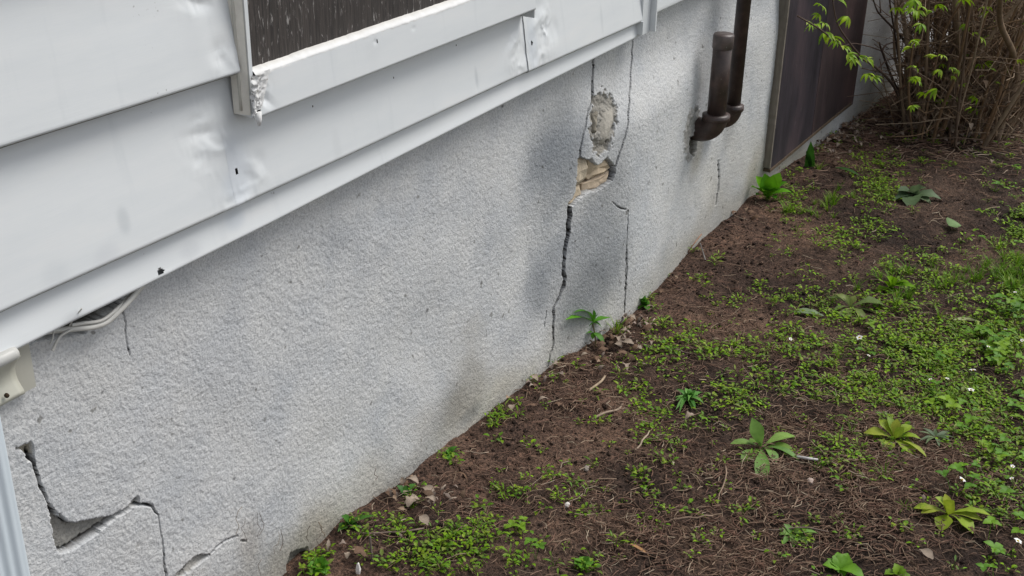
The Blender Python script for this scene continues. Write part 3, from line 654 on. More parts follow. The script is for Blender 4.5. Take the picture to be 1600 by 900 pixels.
#PART2
# ------------------------------------------------------------------ small plants: density over the ground
PATCH_G = [(1370, 310, 28, 45, 1.1), (1330, 385, 60, 22, .9), (1500, 450, 110, 45, .9), (1585, 420, 45, 90, 1.0), (1250, 560, 150, 60, .8), (1380, 600, 120, 80, .8), (1560, 600, 80, 120, 1.0),
    (1060, 560, 75, 50, .6), (1160, 590, 60, 60, .55), (1150, 490, 60, 35, .3), (872, 602, 18, 14, 1.2), (1010, 645, 90, 50, .45), (905, 720, 60, 24, .4), (850, 772, 28, 16, .8), (730, 862, 80, 34, 3.2), (790, 880, 26, 16, 2.5),
    (575, 835, 50, 22, 1.0), (490, 885, 22, 18, 2.0), (705, 712, 14, 12, 1.6), (785, 655, 24, 11, 2.2), (640, 765, 18, 12, 1.2), (1560, 760, 70, 110, 1.0), (1310, 720, 80, 34, .5), (1240, 840, 60, 40, .4), (912, 882, 16, 12, 2.2),
    (1000, 780, 230, 90, .13), (1480, 560, 120, 70, .9), (1300, 480, 120, 40, .5), (1230, 320, 30, 30, .7), (1430, 230, 130, 50, .12), (1010, 473, 9, 10, 2.0), (1130, 478, 20, 10, .7), (1590, 360, 24, 28, 1.2), (880, 480, 500, 500, .05)]
def dens(P, patches):
    a, b = project(P); a = np.clip(a, 380, 1640); b = np.clip(b, 130, 930)
    d = 0*a
    for cx, cy, rx, ry, w_ in patches: d = d + w_*np.exp(-((a-cx)/rx)**2 - ((b-cy)/ry)**2)
    return d, a, b
def scatter(n, patches, seed, xr=(1.0, 6.6), yr=(-2.0, -.012), cap=1.0, patchy=1.0):
    r = np.random.default_rng(seed); n = int(n*(yr[1]-yr[0])/1.388); x = r.uniform(*xr, n); y = r.uniform(*yr, n); z = g0(x, y) + fine(x, y)
    d, a, b = dens(np.stack([x, y, z], -1), patches); d = d*(1-patchy+patchy*(.20+1.5*smooth(-.35, .45, fbm(x*9, y*9, seed, 2))))
    k = r.random(n)*cap < np.minimum(d, cap*1.0)
    return np.stack([x, y, z], -1)[k]
GREENS = [(.16, .28, .05), (.125, .235, .045), (.19, .31, .055), (.115, .205, .05), (.22, .30, .065), (.14, .215, .055), (.17, .22, .07)]
def m_seed(seed):
    r = random.Random(seed); m = MB(); k = r.randint(5, 10)
    for i in range(k):
        a = 2.4*i + r.uniform(-.4, .4); R = r.uniform(.003, .018); h = r.uniform(.004, .017); g = np.array(r.choice(GREENS))*r.uniform(.75, 1.2)
        b0 = np.array([math.cos(a)*R, math.sin(a)*R, h]); L = r.uniform(.007, .013)
        t0 = b0 + np.array([math.cos(a+r.uniform(-.8, .8))*L, math.sin(a+r.uniform(-.8, .8))*L, r.uniform(-.003, .005)])
        if seed % 3 == 0: t0 = b0+(t0-b0)*1.5
        m.leaf(b0, t0, r.uniform(.0035, .005) if seed % 3 == 0 else r.uniform(.006, .009), arch=.1, n=3, col=g, seed=i)
        if i < 5: m.tube([(0, 0, -.003), b0*[.6, .6, .7], b0], .0006, 3, g*.8, cap=False)
    return m
def m_grass(seed):
    r = random.Random(seed); m = MB()
    for i in range(r.randint(14, 24)):
        a = r.uniform(0, 6.3); R = r.uniform(0, .012); L = r.uniform(.025, .065); lean = r.uniform(.2, 1.1)
        b0 = np.array([math.cos(a)*R, math.sin(a)*R, -.002]); g = np.array(r.choice([(.13, .24, .045), (.17, .28, .055), (.10, .20, .04), (.21, .28, .08)]))
        m.leaf(b0, b0+np.array([math.cos(a)*L*math.sin(lean), math.sin(a)*L*math.sin(lean), L*math.cos(lean)]), r.uniform(.002, .0036), prof='blade', arch=.14, n=4, col=g, up=(math.cos(a)*.2, math.sin(a)*.2, 1), seed=i)
    return m
def m_trefoil(seed):
    r = random.Random(seed); m = MB()
    for i in range(r.randint(2, 4)):
        a = r.uniform(0, 6.3); R = r.uniform(.008, .028); h = r.uniform(.016, .036); c = np.array([math.cos(a)*R, math.sin(a)*R, h]); g = np.array(r.choice([(.10, .20, .045), (.14, .26, .05), (.12, .235, .055), (.18, .29, .06)]))
        m.tube([(0, 0, -.003), c*[.5, .5, .7], c], .0007, 3, g*.9, cap=False)
        L = r.uniform(.010, .017)
        for k in range(3):
            b = a + (k-1)*2.0 + r.uniform(-.15, .15)
            m.leaf(c, c+np.array([math.cos(b)*L, math.sin(b)*L, r.uniform(-.003, .004)]), L*.8, arch=.08, fold=.1, n=4, col=g*r.uniform(.9, 1.12), jag=.1, seed=i*7+k)
    return m
def place(kind, makers, pts, nmax, label, cat, group, stuffname, smin=.7, smax=1.35, mat='leaf', seed=3, tintvar=.2, flat=False):
    r = np.random.default_rng(seed); V = [mk.build(kind, M[mat]) for mk in makers]; meshes = [o.data for o in V]
    for o in V: bpy.data.objects.remove(o)
    n = len(pts); sc_ = r.uniform(smin, smax, n); rot = r.uniform(0, 6.283, n); idx = r.integers(0, len(makers), n)
    dist = (pts-CAM)@FW; a, b = project(pts); vis = (a > -30) & (a < 1630) & (b > -30) & (b < 930)
    order = np.argsort(-(sc_/dist)*np.where(vis, 1, .001))
    for q in order[:nmax]:
        lab = label(a[q], b[q]) if callable(label) else label
        o = bpy.data.objects.new(kind, meshes[idx[q]]); COL.objects.link(o)
        o.location = pts[q]; o.rotation_euler = (r.normal(0, .1), r.normal(0, .1), rot[q]); o.scale = (sc_[q],)*3
        tag(o, lab, cat, group)
    rest = order[nmax:]
    if len(rest):
        VV = []; FF = []; CC = []; n0 = 0
        base = [(np.concatenate(mk.v), mk.f, np.concatenate(mk.c)) for mk in makers]
        for q in rest:
            v, f, c = base[idx[q]]; cs, sn = math.cos(rot[q])*sc_[q], math.sin(rot[q])*sc_[q]
            VV.append(np.stack([v[:, 0]*cs-v[:, 1]*sn, v[:, 0]*sn+v[:, 1]*cs, v[:, 2]*sc_[q]], -1)+pts[q]); CC.append(c*r.uniform(1-tintvar, 1+tintvar)); FF += [tuple(i+n0 for i in t) for t in f]; n0 += len(v)
        tag(mesh_np(stuffname, np.concatenate(VV), FF, M[mat], None, np.concatenate(CC)), None, None, None, 'stuff')
place('weed_seedling', [m_seed(100+i) for i in range(9)], scatter(52000, PATCH_G, 11, cap=2.8, patchy=.85), 300, lambda a, b: 'small green weed ' + ('in the dense clump at the bottom left by the wall' if a < 840 and b > 800 else 'at the wall foot left of the white pebble' if a < 840 else 'scattered on bare soil round the white pebble' if a < 1030 and b > 660 else 'on the soil between the wall and the compact rosette' if a < 1140 and b > 440 else 'in the strip of growth below the hatch' if b < 420 else 'in the straw round the large rosette' if b > 660 and a < 1380 else 'in the thick green growth at the right'), 'weed', 'small green weeds sprouting from the soil', 'weed_cover', .35, 1.05)
PATCH_T = [(1560, 600, 80, 120, 1.), (1560, 780, 80, 110, 1.), (1590, 470, 60, 60, 1.), (1450, 520, 60, 30, .35), (1330, 530, 50, 25, .3), (1520, 640, 60, 50, .5), (1590, 560, 60, 200, .6), (790, 850, 40, 25, .5), (560, 815, 30, 12, .5), (500, 880, 20, 14, .8)]
place('trefoil_plant', [m_trefoil(200+i) for i in range(7)], scatter(4000, PATCH_T, 12, cap=2.6), 300, lambda a, b: 'three leaflet green plant ' + ('near the wall at the bottom left' if a < 900 else 'in the low growth above the yellowish rosette' if a < 1480 else 'among white flowers at the right edge, upper half' if b < 640 else 'at the right edge below the white flowers'), 'strawberry plant', 'three leaflet plants in the green growth', 'trefoil_cover', .7, 1.3)
PATCH_GR = [(1500, 440, 90, 28, 1.8), (1590, 440, 40, 60, 1.2), (1300, 300, 60, 40, .16), (1240, 330, 14, 30, .6), (1280, 320, 20, 14, .6), (1350, 470, 100, 60, .15), (1500, 640, 160, 160, .10), (1000, 640, 260, 160, .02)]
place('grass_tuft', [m_grass(300+i) for i in range(6)], scatter(12000, PATCH_GR, 13, cap=3.0), 300, lambda a, b: 'short tuft of fine green grass ' + ('below the hatch' if b < 370 else 'in the bright grassy patch at right' if b < 520 and a > 1400 else 'among the weeds'), 'grass tuft', 'grass tufts among the weeds', 'grass_cover', .45, 1.0)

# ------------------------------------------------------------------ named plants with single leaves
def rosette(name, label, cat, base, tips, cols, prof='oval', root_h=.004, jag=.16, arch=.12, fold=.14, n=7, group=None, leafname='leaf', mid=None, spread=1.0):
    tips = [(base[0]+(t[0]-base[0])*spread, base[1]+(t[1]-base[1])*spread)+tuple(t[2:]) for t in tips]
    B = gnd(*base); o = empty(name, B, label, cat, group); r = random.Random(int(base[0]*7+base[1]))
    if mid is not None:
        m = MB(); m.tube(spline([B-[0, 0, .006], (B+mid)/2+[.002, -.002, 0], mid], 5), [.0018]*10+[.0012], 6, (.16, .13, .07)); m.build('stem', M['leaf'], o)
    for i, t in enumerate(tips):
        T = np.array(gnd(t[0], t[1], t[2])); T = U(t[0], t[1], .02) if T[1] > -.02 else T
        b = (B+[0, 0, root_h]) if mid is None else (np.array(mid) if len(t) < 5 else B+(np.array(mid)-B)*t[4])
        d = T-b; up_ = np.array([0, 0, 1.]) if abs(d[2]) < .8*np.linalg.norm(d) else (CAM-b)/np.linalg.norm(CAM-b)+np.array([0, 0, .9])
        m = MB(); c = np.array(cols[i % len(cols)])*r.uniform(.88, 1.1)
        m.leaf(b, T, t[3], up=up_, prof=prof, arch=arch*r.uniform(.5, 1.4), fold=fold, n=n, col=c, jag=jag, twist=r.uniform(-.2, .2), seed=i)
        m.build(leafname, M['leaf'], o)
    return o
def radial(base, n, Lpx, h, wd, seed, yk=.62, up=0.):
    r = random.Random(seed); out = []
    for i in range(n):
        a = 2*math.pi*i/n + r.uniform(-.2, .2); L = Lpx*r.uniform(.65, 1.1)
        out.append((base[0]+L*math.cos(a), base[1]+L*yk*math.sin(a)-up, h*r.uniform(.4, 1.5), wd*r.uniform(.8, 1.2)))
    return out
G1 = [(.17, .29, .10), (.21, .33, .12), (.17, .27, .085)]; GY = [(.28, .36, .08), (.24, .33, .075), (.34, .38, .10)]; GB = [(.12, .26, .085), (.15, .30, .10)]; GG = [(.12, .165, .105), (.14, .19, .11)]; GO = [(.16, .21, .085), (.18, .225, .09)]
rosette('rosette_weed', 'large grey green rosette weed with one broad leaf standing upright', 'weed', (1189, 703), [(1176, 654, .075, .024), (1242, 680, .028, .027), (1238, 700, .018, .02), (1249, 717, .008, .013), (1142, 692, .02, .018), (1158, 722, .008, .022), (1189, 758, .002, .026), (1214, 724, .004, .02), (1172, 690, .03, .02)], G1, 'spoon', jag=.08)
rosette('rosette_weed', 'yellowish rosette weed with upright ribbed leaves behind the split pale one', 'weed', (1396, 690), [(1374, 655, .035, .02), (1388, 650, .045, .018), (1402, 655, .045, .018), (1424, 664, .03, .018), (1438, 684, .015, .02), (1350, 675, .015, .022), (1380, 706, .004, .024), (1429, 709, .004, .028), (1448, 712, .006, .012), (1412, 668, .04, .016)], GY, 'spoon', jag=.1)
rosette('rosette_weed', 'pale yellow green rosette weed with long notched leaf stretching to the right', 'weed', (1480, 806), [(1428, 793, .012, .022), (1463, 776, .035, .02), (1477, 772, .04, .016), (1490, 783, .045, .024), (1547, 803, .018, .018), (1535, 812, .01, .020), (1470, 829, .003, .028), (1521, 832, .002, .030), (1440, 800, .015, .018)], GY, 'spoon', jag=.22)
rosette('rosette_weed', 'compact rosette weed of many narrow bluish green leaves', 'weed', (1076, 625), radial((1076, 624), 13, 30, .012, .012, 4, .7) + radial((1076, 616), 9, 15, .028, .011, 5, .6), GB, 'oval', n=5)
rosette('rosette_weed', 'small dark rosette weed with narrow grey green pointed leaves', 'weed', (1461, 686), radial((1461, 685), 9, 30, .014, .010, 6, .55, 4), GG, 'oval', n=5)
rosette('rosette_weed', 'dull grey green broad leaved rosette weed far out on the dark soil', 'weed', (1428, 308), [(1403, 297, .03, .05), (1447, 293, .04, .06), (1472, 311, .01, .045), (1422, 327, .0, .07), (1396, 312, .008, .04), (1436, 288, .05, .04), (1455, 318, .004, .04)], GG, 'oval')
rosette('rosette_weed', 'bright green broad leaved weed at the bottom edge of the picture', 'weed', (1312, 892), [(1286, 882, .012, .028), (1309, 862, .018, .030), (1325, 864, .02, .03), (1352, 905, .01, .032), (1318, 902, .002, .02), (1292, 872, .014, .02)], [(.13, .26, .055)], 'oval')
rosette('rosette_weed', 'jagged light green leaf cluster cut by the bottom edge', 'weed', (1402, 900), [(1382, 897, .01, .024), (1398, 880, .018, .026), (1416, 890, .014, .022), (1425, 905, .005, .02)], [(.15, .25, .05)], 'oval', jag=.25)
rosette('leafy_weed', 'bright green lettuce like weed growing against the wall below the hatch', 'weed', (1199, 312), [(1180, 296, .05, .03), (1186, 284, .08, .03), (1196, 281, .09, .035), (1206, 283, .09, .032), (1214, 280, .09, .032), (1222, 290, .06, .03), (1228, 302, .03, .03), (1186, 306, .03, .03), (1204, 297, .06, .035), (1215, 300, .045, .03), (1194, 300, .05, .03), (1209, 310, .02, .028)], [(.15, .34, .06), (.18, .38, .07), (.12, .29, .055)], 'spoon', arch=.12, spread=1.3)
rosette('rosette_weed', 'flattened olive rosette weed with a wide leaf lying to the right', 'weed', (1328, 483), [(1293, 464, .02, .014), (1308, 459, .03, .02), (1386, 478, .01, .036), (1317, 499, .002, .026), (1352, 496, .003, .016), (1336, 462, .03, .016), (1300, 488, .006, .014), (1322, 460, .035, .012), (1370, 490, .005, .012)], GO, 'spoon')
rosette('leafy_weed', 'bright yellow green spoon leaved weed at the edge of the grass', 'weed', (1390, 452), [(1376, 438, .04, .026), (1388, 432, .05, .022), (1402, 436, .045, .026), (1410, 446, .03, .03), (1374, 454, .012, .026), (1396, 462, .005, .03), (1420, 440, .04, .022), (1430, 448, .03, .02)], [(.19, .32, .06), (.16, .29, .05)], 'spoon')
rosette('leafy_weed', 'low green weed with oval leaves near the bottom centre of the litter', 'weed', (1238, 838), [(1225, 818, .02, .016), (1218, 835, .01, .016), (1250, 826, .02, .016), (1278, 832, .012, .018), (1262, 850, .004, .022), (1240, 856, .004, .018), (1222, 852, .004, .014)], G1, 'oval')
rosette('leafy_weed', 'bushy green weed where the wall foot bends near the corner crack', 'weed', (1006, 478), [(1000, 466, .03, .022), (1008, 462, .035, .022), (1016, 474, .012, .02), (1014, 486, .002, .02), (998, 482, .006, .02), (1004, 470, .03, .02)], [(.09, .21, .05)], 'oval')
rosette('leafy_weed', 'rounded dark green leaves climbing the wall foot beside dry litter', 'weed', (633, 775), [(620, 758, .02, .016), (634, 758, .02, .017), (628, 774, .004, .016), (650, 755, .016, .014), (644, 768, .006, .013)], [(.07, .17, .05)], 'oval')
rosette('leafy_weed', 'sprig of oval green leaves at the wall foot above the bare earth', 'weed', (702, 712), [(693, 713, .008, .016), (702, 698, .02, .015), (714, 697, .018, .013), (703, 724, .001, .014), (718, 712, .006, .012), (696, 703, .014, .012)], [(.10, .22, .055)], 'oval')
rosette('leafy_weed', 'round leaved green weed against the wall above the bottom left clump', 'weed', (545, 822), [(534, 806, .02, .02), (549, 806, .022, .018), (528, 830, .004, .018), (560, 830, .004, .016), (585, 805, .02, .016), (540, 815, .02, .018)], [(.08, .18, .05)], 'oval')
rosette('leafy_weed', 'fresh green round leaved weed at the wall in the bottom left corner of the soil', 'weed', (500, 890), [(480, 884, .015, .022), (505, 868, .03, .022), (514, 880, .02, .022), (483, 898, .004, .026), (512, 898, .003, .022), (494, 872, .025, .018)], [(.11, .25, .055), (.13, .28, .06)], 'oval')
rosette('leafy_weed', 'tidy green clump of small leaves at the bottom edge on the dark soil', 'weed', (912, 886), radial((912, 882), 12, 16, .018, .011, 8, .7, 3), [(.12, .25, .06)], 'spoon', n=5)
rosette('dock_leaf_plant', 'dark green strap leaf standing upright by the lower corner of the hatch', 'plant', (1264, 262), [(1267, 221, .10, .035), (1260, 235, .075, .02)], [(.045, .12, .03)], 'blade', arch=.03)
sap_mid = gnd(925, 503, .055)
rosette('sapling', 'young sapling with serrated leaves growing from the foot of the big crack', 'sapling', (931, 545), [(884, 498, .055, .022), (897, 486, .075, .016), (925, 477, .08, .018), (916, 512, .04, .016), (954, 496, .055, .016), (941, 512, .04, .017), (912, 522, .03, .017, .6), (945, 538, .015, .018, .6), (926, 530, .02, .012, .6), (936, 484, .07, .014)], [(.105, .25, .05), (.08, .19, .045)], 'oval', jag=.12, mid=sap_mid)

# ------------------------------------------------------------------ loose leaves, stones, petals
def lone_leaf(name, label, cat, a, b, wd, col, prof='oval', jag=0., mat='leaf', arch=.06, lift=.008):
    A = gnd(*a, lift); B_ = gnd(*b, lift); m = MB(); m.leaf(A-A, B_-A, wd, prof=prof, arch=arch, n=8, col=col, jag=jag, fold=.1, seed=3)
    return tag(m.build(name, M[mat], None, tuple(A)), label, cat)
lone_leaf('fallen_leaf', 'pale green heart shaped leaf lying alone on dark soil', 'leaf', (1482, 352), (1502, 352), .075, (.26, .36, .20), 'heart', lift=.016)
lone_leaf('fallen_leaf', 'pale long strip of faded leaf lying in the green growth at right', 'leaf', (1489, 500), (1532, 502), .016, (.34, .38, .24), 'oval', .25)
lone_leaf('fallen_leaf', 'greyish torn leaf lying left of the olive rosette', 'leaf', (1243, 487), (1288, 493), .03, (.25, .31, .20), 'oval', .3)
lone_leaf('fallen_leaf', 'dark green blade of leaf lying on bare soil below the hatch', 'leaf', (1305, 262), (1344, 274), .022, (.07, .14, .05), 'oval', lift=.014)
lone_leaf('fallen_leaf', 'orange brown dry leaf strip at the bottom centre', 'leaf', (985, 850), (1015, 868), .007, (.36, .20, .09), 'oval', mat='dead')
def stone(name, label, P, r, col, seed, sq=(1, .8, .7)):
    bm_ = []; rr = random.Random(seed); m = MB(); nu, nv = 9, 6; V = []
    for i in range(nv+1):
        for k in range(nu):
            th = math.pi*i/nv; ph = 2*math.pi*k/nu; q = r*(1+.18*(rr.random()-.5)*2*math.sin(th))
            V.append((q*math.sin(th)*math.cos(ph)*sq[0], q*math.sin(th)*math.sin(ph)*sq[1], q*math.cos(th)*sq[2]))
    m.add(V, [(i*nu+k, (i+1)*nu+k, (i+1)*nu+(k+1) % nu, i*nu+(k+1) % nu) for i in range(nv) for k in range(nu)], col)
    return tag(m.build(name, M['stone'], None, tuple(P), False), label, 'stone')
stone('pebble', 'white rounded pebble alone on the bare dark soil', gnd(886, 789, .005), .0075, (1.15, 1.12, 1.1), 2)
stone('plaster_chip', 'upright white plaster chip among the weeds at the wall foot', gnd(560, 890, .010), .010, (1.3, 1.3, 1.3), 5, (.45, .45, 1.5))
stone('pebble', 'grey pebble among seedlings behind the white pebble', gnd(916, 732, .003), .008, (.45, .40, .36), 8)
stone('pebble', 'pinkish pebble in the reddish straw below the upright leaved rosette', gnd(1266, 752, .005), .009, (.75, .62, .56), 9)
fl = MB()
for k in range(5):
    a = 2*math.pi*k/5; fl.leaf((0, 0, .0), (math.cos(a)*.0085, math.sin(a)*.0085, .002), .0085, arch=.1, n=3, col=(1, 1, .98))
fo = fl.build('flower_proto', M['white']); fme = fo.data; bpy.data.objects.remove(fo)
fc = MB(); fc.tube([(0, 0, -.001), (0, 0, .0015), (0, 0, .003)], [.0022, .0028, .001], 8, (.62, .48, .06)); fo = fc.build('eye', M['leaf']); cme = fo.data; bpy.data.objects.remove(fo)
fs = MB(); fs.tube([(0, 0, 0), (.001, .001, -.02), (.002, 0, -.045)], .0006, 4, (.10, .18, .05)); fo = fs.build('stalk', M['leaf']); sme = fo.data; bpy.data.objects.remove(fo)
for i, (a, b) in enumerate([(1343, 528), (1357, 556), (1520, 579), (1517, 610), (1565, 443), (1586, 457), (1503, 750), (1590, 846), (1582, 729), (1480, 592), (1454, 593), (1544, 542), (1235, 530), (1571, 515), (1581, 748), (1597, 532)]):
    P = gnd(a, b, .035); root = empty('strawberry_flower', P, ['white flower left of the pale leaf strip, by the olive rosette', 'small white flower just below the olive rosette', 'white flower above the yellow centred one at right', 'white flower with yellow eye facing out at the right', 'tiny white flower in the grass, left one at the top', 'tiny white flower in the grass near the right edge, top', 'white flower right of the yellowish upright rosette', 'largest white flower, right of the pale notched rosette', 'tiny white flower at right edge level with the dark rosette', 'tiny white flower midway in the green growth', 'tiny white flower left of its pair in the green growth', 'tiny white flower under the pale leaf strip', 'tiny white flower on dark soil left of the olive rosette', 'tiny white flower near the right edge below the leaf strip', 'tiny white bud below the right edge flower', 'tiny white flower touching the right edge of the picture'][i], 'flower', 'white flowers in the green growth')
    s_ = 1.0 if i in (0, 2, 3, 6, 7) else .6
    root.rotation_euler = (random.uniform(-.5, .5), random.uniform(-.4, .4), random.uniform(0, 6)); root.scale = (s_,)*3
    for nm, me in (('petals', fme), ('eye', cme), ('stalk', sme)):
        c = bpy.data.objects.new(nm, me); COL.objects.link(c); c.parent = root

# ------------------------------------------------------------------ dead leaves and twigs
DRY = [(.20, .13, .085), (.27, .19, .13), (.14, .085, .055), (.34, .27, .21), (.22, .17, .14), (.17, .10, .06)]
def m_dead(seed):
    r = random.Random(seed); m = MB(); L = r.uniform(.012, .030)
    m.leaf((-L/2, 0, .004), (L/2, 0, .006+r.uniform(0, .010)), L*r.uniform(.35, .6), arch=r.uniform(.1, .35), fold=r.choice([-1, 1])*r.uniform(.05, .3), n=7, col=np.array(r.choice(DRY))*r.uniform(.6, 1.0), jag=.5, twist=r.uniform(-.6, .6), seed=seed)
    return m
PATCH_D = [(650, 775, 45, 30, 1.6), (690, 790, 40, 25, .5), (560, 860, 60, 30, .6), (955, 540, 40, 28, 5.), (850, 600, 60, 22, .8), (985, 505, 25, 20, 5.), (1300, 228, 30, 16, 2.2), (1340, 195, 40, 14, 1.4), (1440, 190, 90, 26, 2.), (1040, 440, 30, 20, .3), (820, 640, 40, 20, .6), (1550, 190, 90, 30, 1.6), (1200, 260, 20, 10, .6), (1130, 340, 50, 20, .25), (1100, 650, 400, 200, .006)]
PD = scatter(70000, PATCH_D, 14, yr=(-1.2, -.008), cap=6.0); PD[:, 2] += np.random.default_rng(4).uniform(0, .012, len(PD))
place('dead_leaf', [m_dead(400+i) for i in range(12)], PD, 300, lambda a, b: 'curled dry brown leaf ' + ('at the foot of the shrub' if b < 215 and a > 1280 else 'on the soil by the lower corner of the hatch' if b < 330 else 'in the litter pile beside the sapling' if 885 < a < 1040 and b < 600 else 'along the wall foot at the bottom left' if a < 780 else 'along the wall foot left of the sapling' if a < 900 else 'out on the open soil'), 'dead leaf', 'dry brown leaves littering the soil', 'leaf_litter', .6, 1.3, 'dead')
def m_twig(seed):
    r = random.Random(seed); m = MB(); L = r.uniform(.05, .13); p = np.array([-L/2, 0, .004]); a = 0; P = [p.copy()]
    for i in range(6):
        a += r.uniform(-.35, .35); p = p + np.array([math.cos(a), math.sin(a), 0])*L/6; p[2] = .003+r.uniform(0, .006); P.append(p.copy())
    m.tube(P, [r.uniform(.0010, .0018)]*6+[.0007], 5, np.array(r.choice([(.25, .18, .13), (.16, .11, .08), (.36, .28, .21), (.20, .15, .12)])))
    return m
PATCH_W = [(960, 620, 120, 50, 1.), (1300, 200, 300, 50, .6), (1000, 760, 300, 120, .35), (1200, 640, 200, 100, .3), (1350, 830, 250, 80, .6), (1500, 260, 120, 40, .8), (640, 820, 80, 40, .6)]
place('twig', [m_twig(500+i) for i in range(9)], scatter(1500, PATCH_W, 15, cap=3.0), 300, lambda a, b: 'thin dry broken twig ' + ('on dark soil in front of the shrub' if b < 330 else 'in the straw at the lower right' if a > 1150 else 'on bare soil in the middle foreground'), 'twig', 'dry twigs lying on the soil', 'twig_litter', .6, 1.3, 'dead')
def stick(label, pts, rad, col):
    m = MB(); P = spline([np.asarray(p) for p in pts], 6); B = P[0]; m.tube([p-B for p in P], rad, 6, col); tag(m.build('stick', M['dead'], None, tuple(B)), label, 'stick')
stick('pale bent stalk leaning on the wall corner at its foot', [gnd(974, 493, .004), gnd(984, 476, .03), U(990, 456, .03), U(991, 440, .02)], .0018, (.5, .46, .40))
stick('long orange brown stalk leaning across the wall foot right of the corner', [gnd(1074, 395, .004), U(1085, 380, .02), U(1096, 366, .012)], .0018, (.30, .17, .11))
stick('grey stalk standing in the soil right of the wall corner', [gnd(1103, 409, .002), gnd(1099, 396, .02), gnd(1094, 380, .05)], .0014, (.32, .30, .28))
stick('tan forked root lying on bare soil left of the compact rosette', [gnd(925, 655, .006), gnd(945, 645, .012), gnd(965, 640, .008), gnd(972, 632, .006)], .0028, (.30, .23, .17))
stick('light brown straw stick lying under the crack sapling', [gnd(920, 610, .006), gnd(938, 597, .01), gnd(945, 588, .008)], .003, (.34, .26, .18))
stick('whitish stick lying right of the large rosette', [gnd(1243, 713, .008), gnd(1262, 716, .012), gnd(1282, 719, .006)], .003, (.55, .53, .52))
stick('dark stalk standing in the weeds at the bottom left', [gnd(583, 880, .0), gnd(580, 860, .02), gnd(578, 838, .045)], .0022, (.14, .11, .09))

# ------------------------------------------------------------------ straw thatch and crumbs (uncountable)
PATCH_S = [(1350, 820, 350, 90, 1.), (1450, 620, 200, 120, .5), (1100, 860, 200, 60, .8), (1250, 720, 120, 50, .7), (1450, 170, 200, 60, .7), (1400, 720, 200, 60, .7), (1150, 640, 300, 160, .25), (900, 600, 120, 60, .3), (650, 820, 120, 60, .4), (1000, 600, 600, 300, .10)]
P = scatter(200000, PATCH_S, 16, yr=(-1.5, -.012), cap=2.0, patchy=.45); r = np.random.default_rng(17); n = len(P)
L = r.uniform(.010, .042, n)*np.where(P[:, 0] > 3.6, 1.6, 1); a = r.uniform(0, 6.283, n); hw = r.uniform(.0004, .0011, n)*np.where(P[:, 0] > 3.6, 1.5, 1); d = np.stack([np.cos(a), np.sin(a), r.normal(0, .16, n)], -1); sd2 = np.stack([-np.sin(a), np.cos(a), 0*a], -1); up_ = np.array([0, 0, 1.])
c0 = P + up_*r.uniform(.0, .008, n)[:, None]; bend = sd2*(r.normal(0, .18, n)*L)[:, None]
ring = []
for f in (-.5, 0, .5):
    c = c0 + d*(L*f)[:, None] + (bend if f == 0 else 0) + (up_*.002 if f == 0 else 0)
    ring += [c-sd2*hw[:, None], c+sd2*hw[:, None], c+up_*(hw*1.6)[:, None]]
V = np.stack(ring, 1).reshape(-1, 3); b9 = (np.arange(n)*9)[:, None, None]
F = np.array([(k*3+i, k*3+(i+1) % 3, k*3+3+(i+1) % 3, k*3+3+i) for k in range(2) for i in range(3)])[None]
pal = np.array([(.19, .12, .085), (.25, .165, .115), (.13, .08, .058), (.32, .235, .165), (.22, .125, .09), (.42, .34, .25)]); ci = pal[r.choice(6, n, p=[.28, .24, .2, .1, .14, .04])]
straw = mesh_np('straw_thatch', V, (F+b9).reshape(-1, 4), M['dead'], None, np.repeat(ci, 9, 0)); tag(straw, kind='stuff')
PATCH_C = [(860, 585, 60, 30, 2.), (700, 720, 60, 30, 2.), (1080, 400, 60, 40, 2.), (880, 600, 150, 70, 1.), (1080, 440, 120, 60, 1.), (800, 720, 150, 80, 1.), (1000, 760, 260, 120, .7), (1300, 330, 300, 90, .7), (1100, 600, 700, 400, .4)]
P = scatter(44000, PATCH_C, 18, yr=(-1.4, -.012), cap=1.6, patchy=.3); n = len(P); s_ = r.gamma(2.2, .0011, n).clip(.0008, .008)
oc = np.array([(1, 0, 0), (-1, 0, 0), (0, 1, 0), (0, -1, 0), (0, 0, .8), (0, 0, -.8)]); jit = r.uniform(.6, 1.3, (n, 6, 1))
rt = r.uniform(0, 6.28, n); V = oc[None]*jit*s_[:, None, None]; x_ = V[..., 0]*np.cos(rt)[:, None]-V[..., 1]*np.sin(rt)[:, None]; y_ = V[..., 0]*np.sin(rt)[:, None]+V[..., 1]*np.cos(rt)[:, None]
V = np.stack([x_, y_, V[..., 2]], -1) + P[:, None] + np.array([0, 0, 1])*(s_*.25)[:, None, None]
F = np.array([(0, 2, 4), (2, 1, 4), (1, 3, 4), (3, 0, 4), (2, 0, 5), (1, 2, 5), (3, 1, 5), (0, 3, 5)])[None] + (np.arange(n)*6)[:, None, None]
cc = np.array([(.9, .9, .9)])*r.uniform(.6, 2.0, n)[:, None]; cc[r.random(n) < .02] = (4, 3.6, 3.2)
crumbs = mesh_np('soil_crumbs', V.reshape(-1, 3), F.reshape(-1, 3), M['soil'], None, np.repeat(cc, 6, 0), False); tag(crumbs, kind='stuff')
# dry rootlets clinging to the wall foot
m = MB(); rr = random.Random(9)
for a, b, n_, L_ in ((388, 850, 4, 60), (425, 880, 3, 50), (480, 860, 3, 45), (525, 850, 4, 40), (605, 770, 2, 30)):
    for k in range(n_):
        q = (a+rr.uniform(-22, 22), b+rr.uniform(-20, 25)); pts = [q]
        for j in range(4): q = (q[0]+rr.uniform(-6, 7), q[1]-rr.uniform(.1, .4)*L_*.6); pts.append(q)
        m.tube([U(x, y, .009+.004*rr.random()) for x, y in pts], rr.uniform(.0003, .0008), 4, np.array(rr.choice([(.12, .09, .07), (.28, .22, .16), (.18, .14, .11)])), cap=False)
tag(m.build('rootlets', M['dead']), kind='stuff')

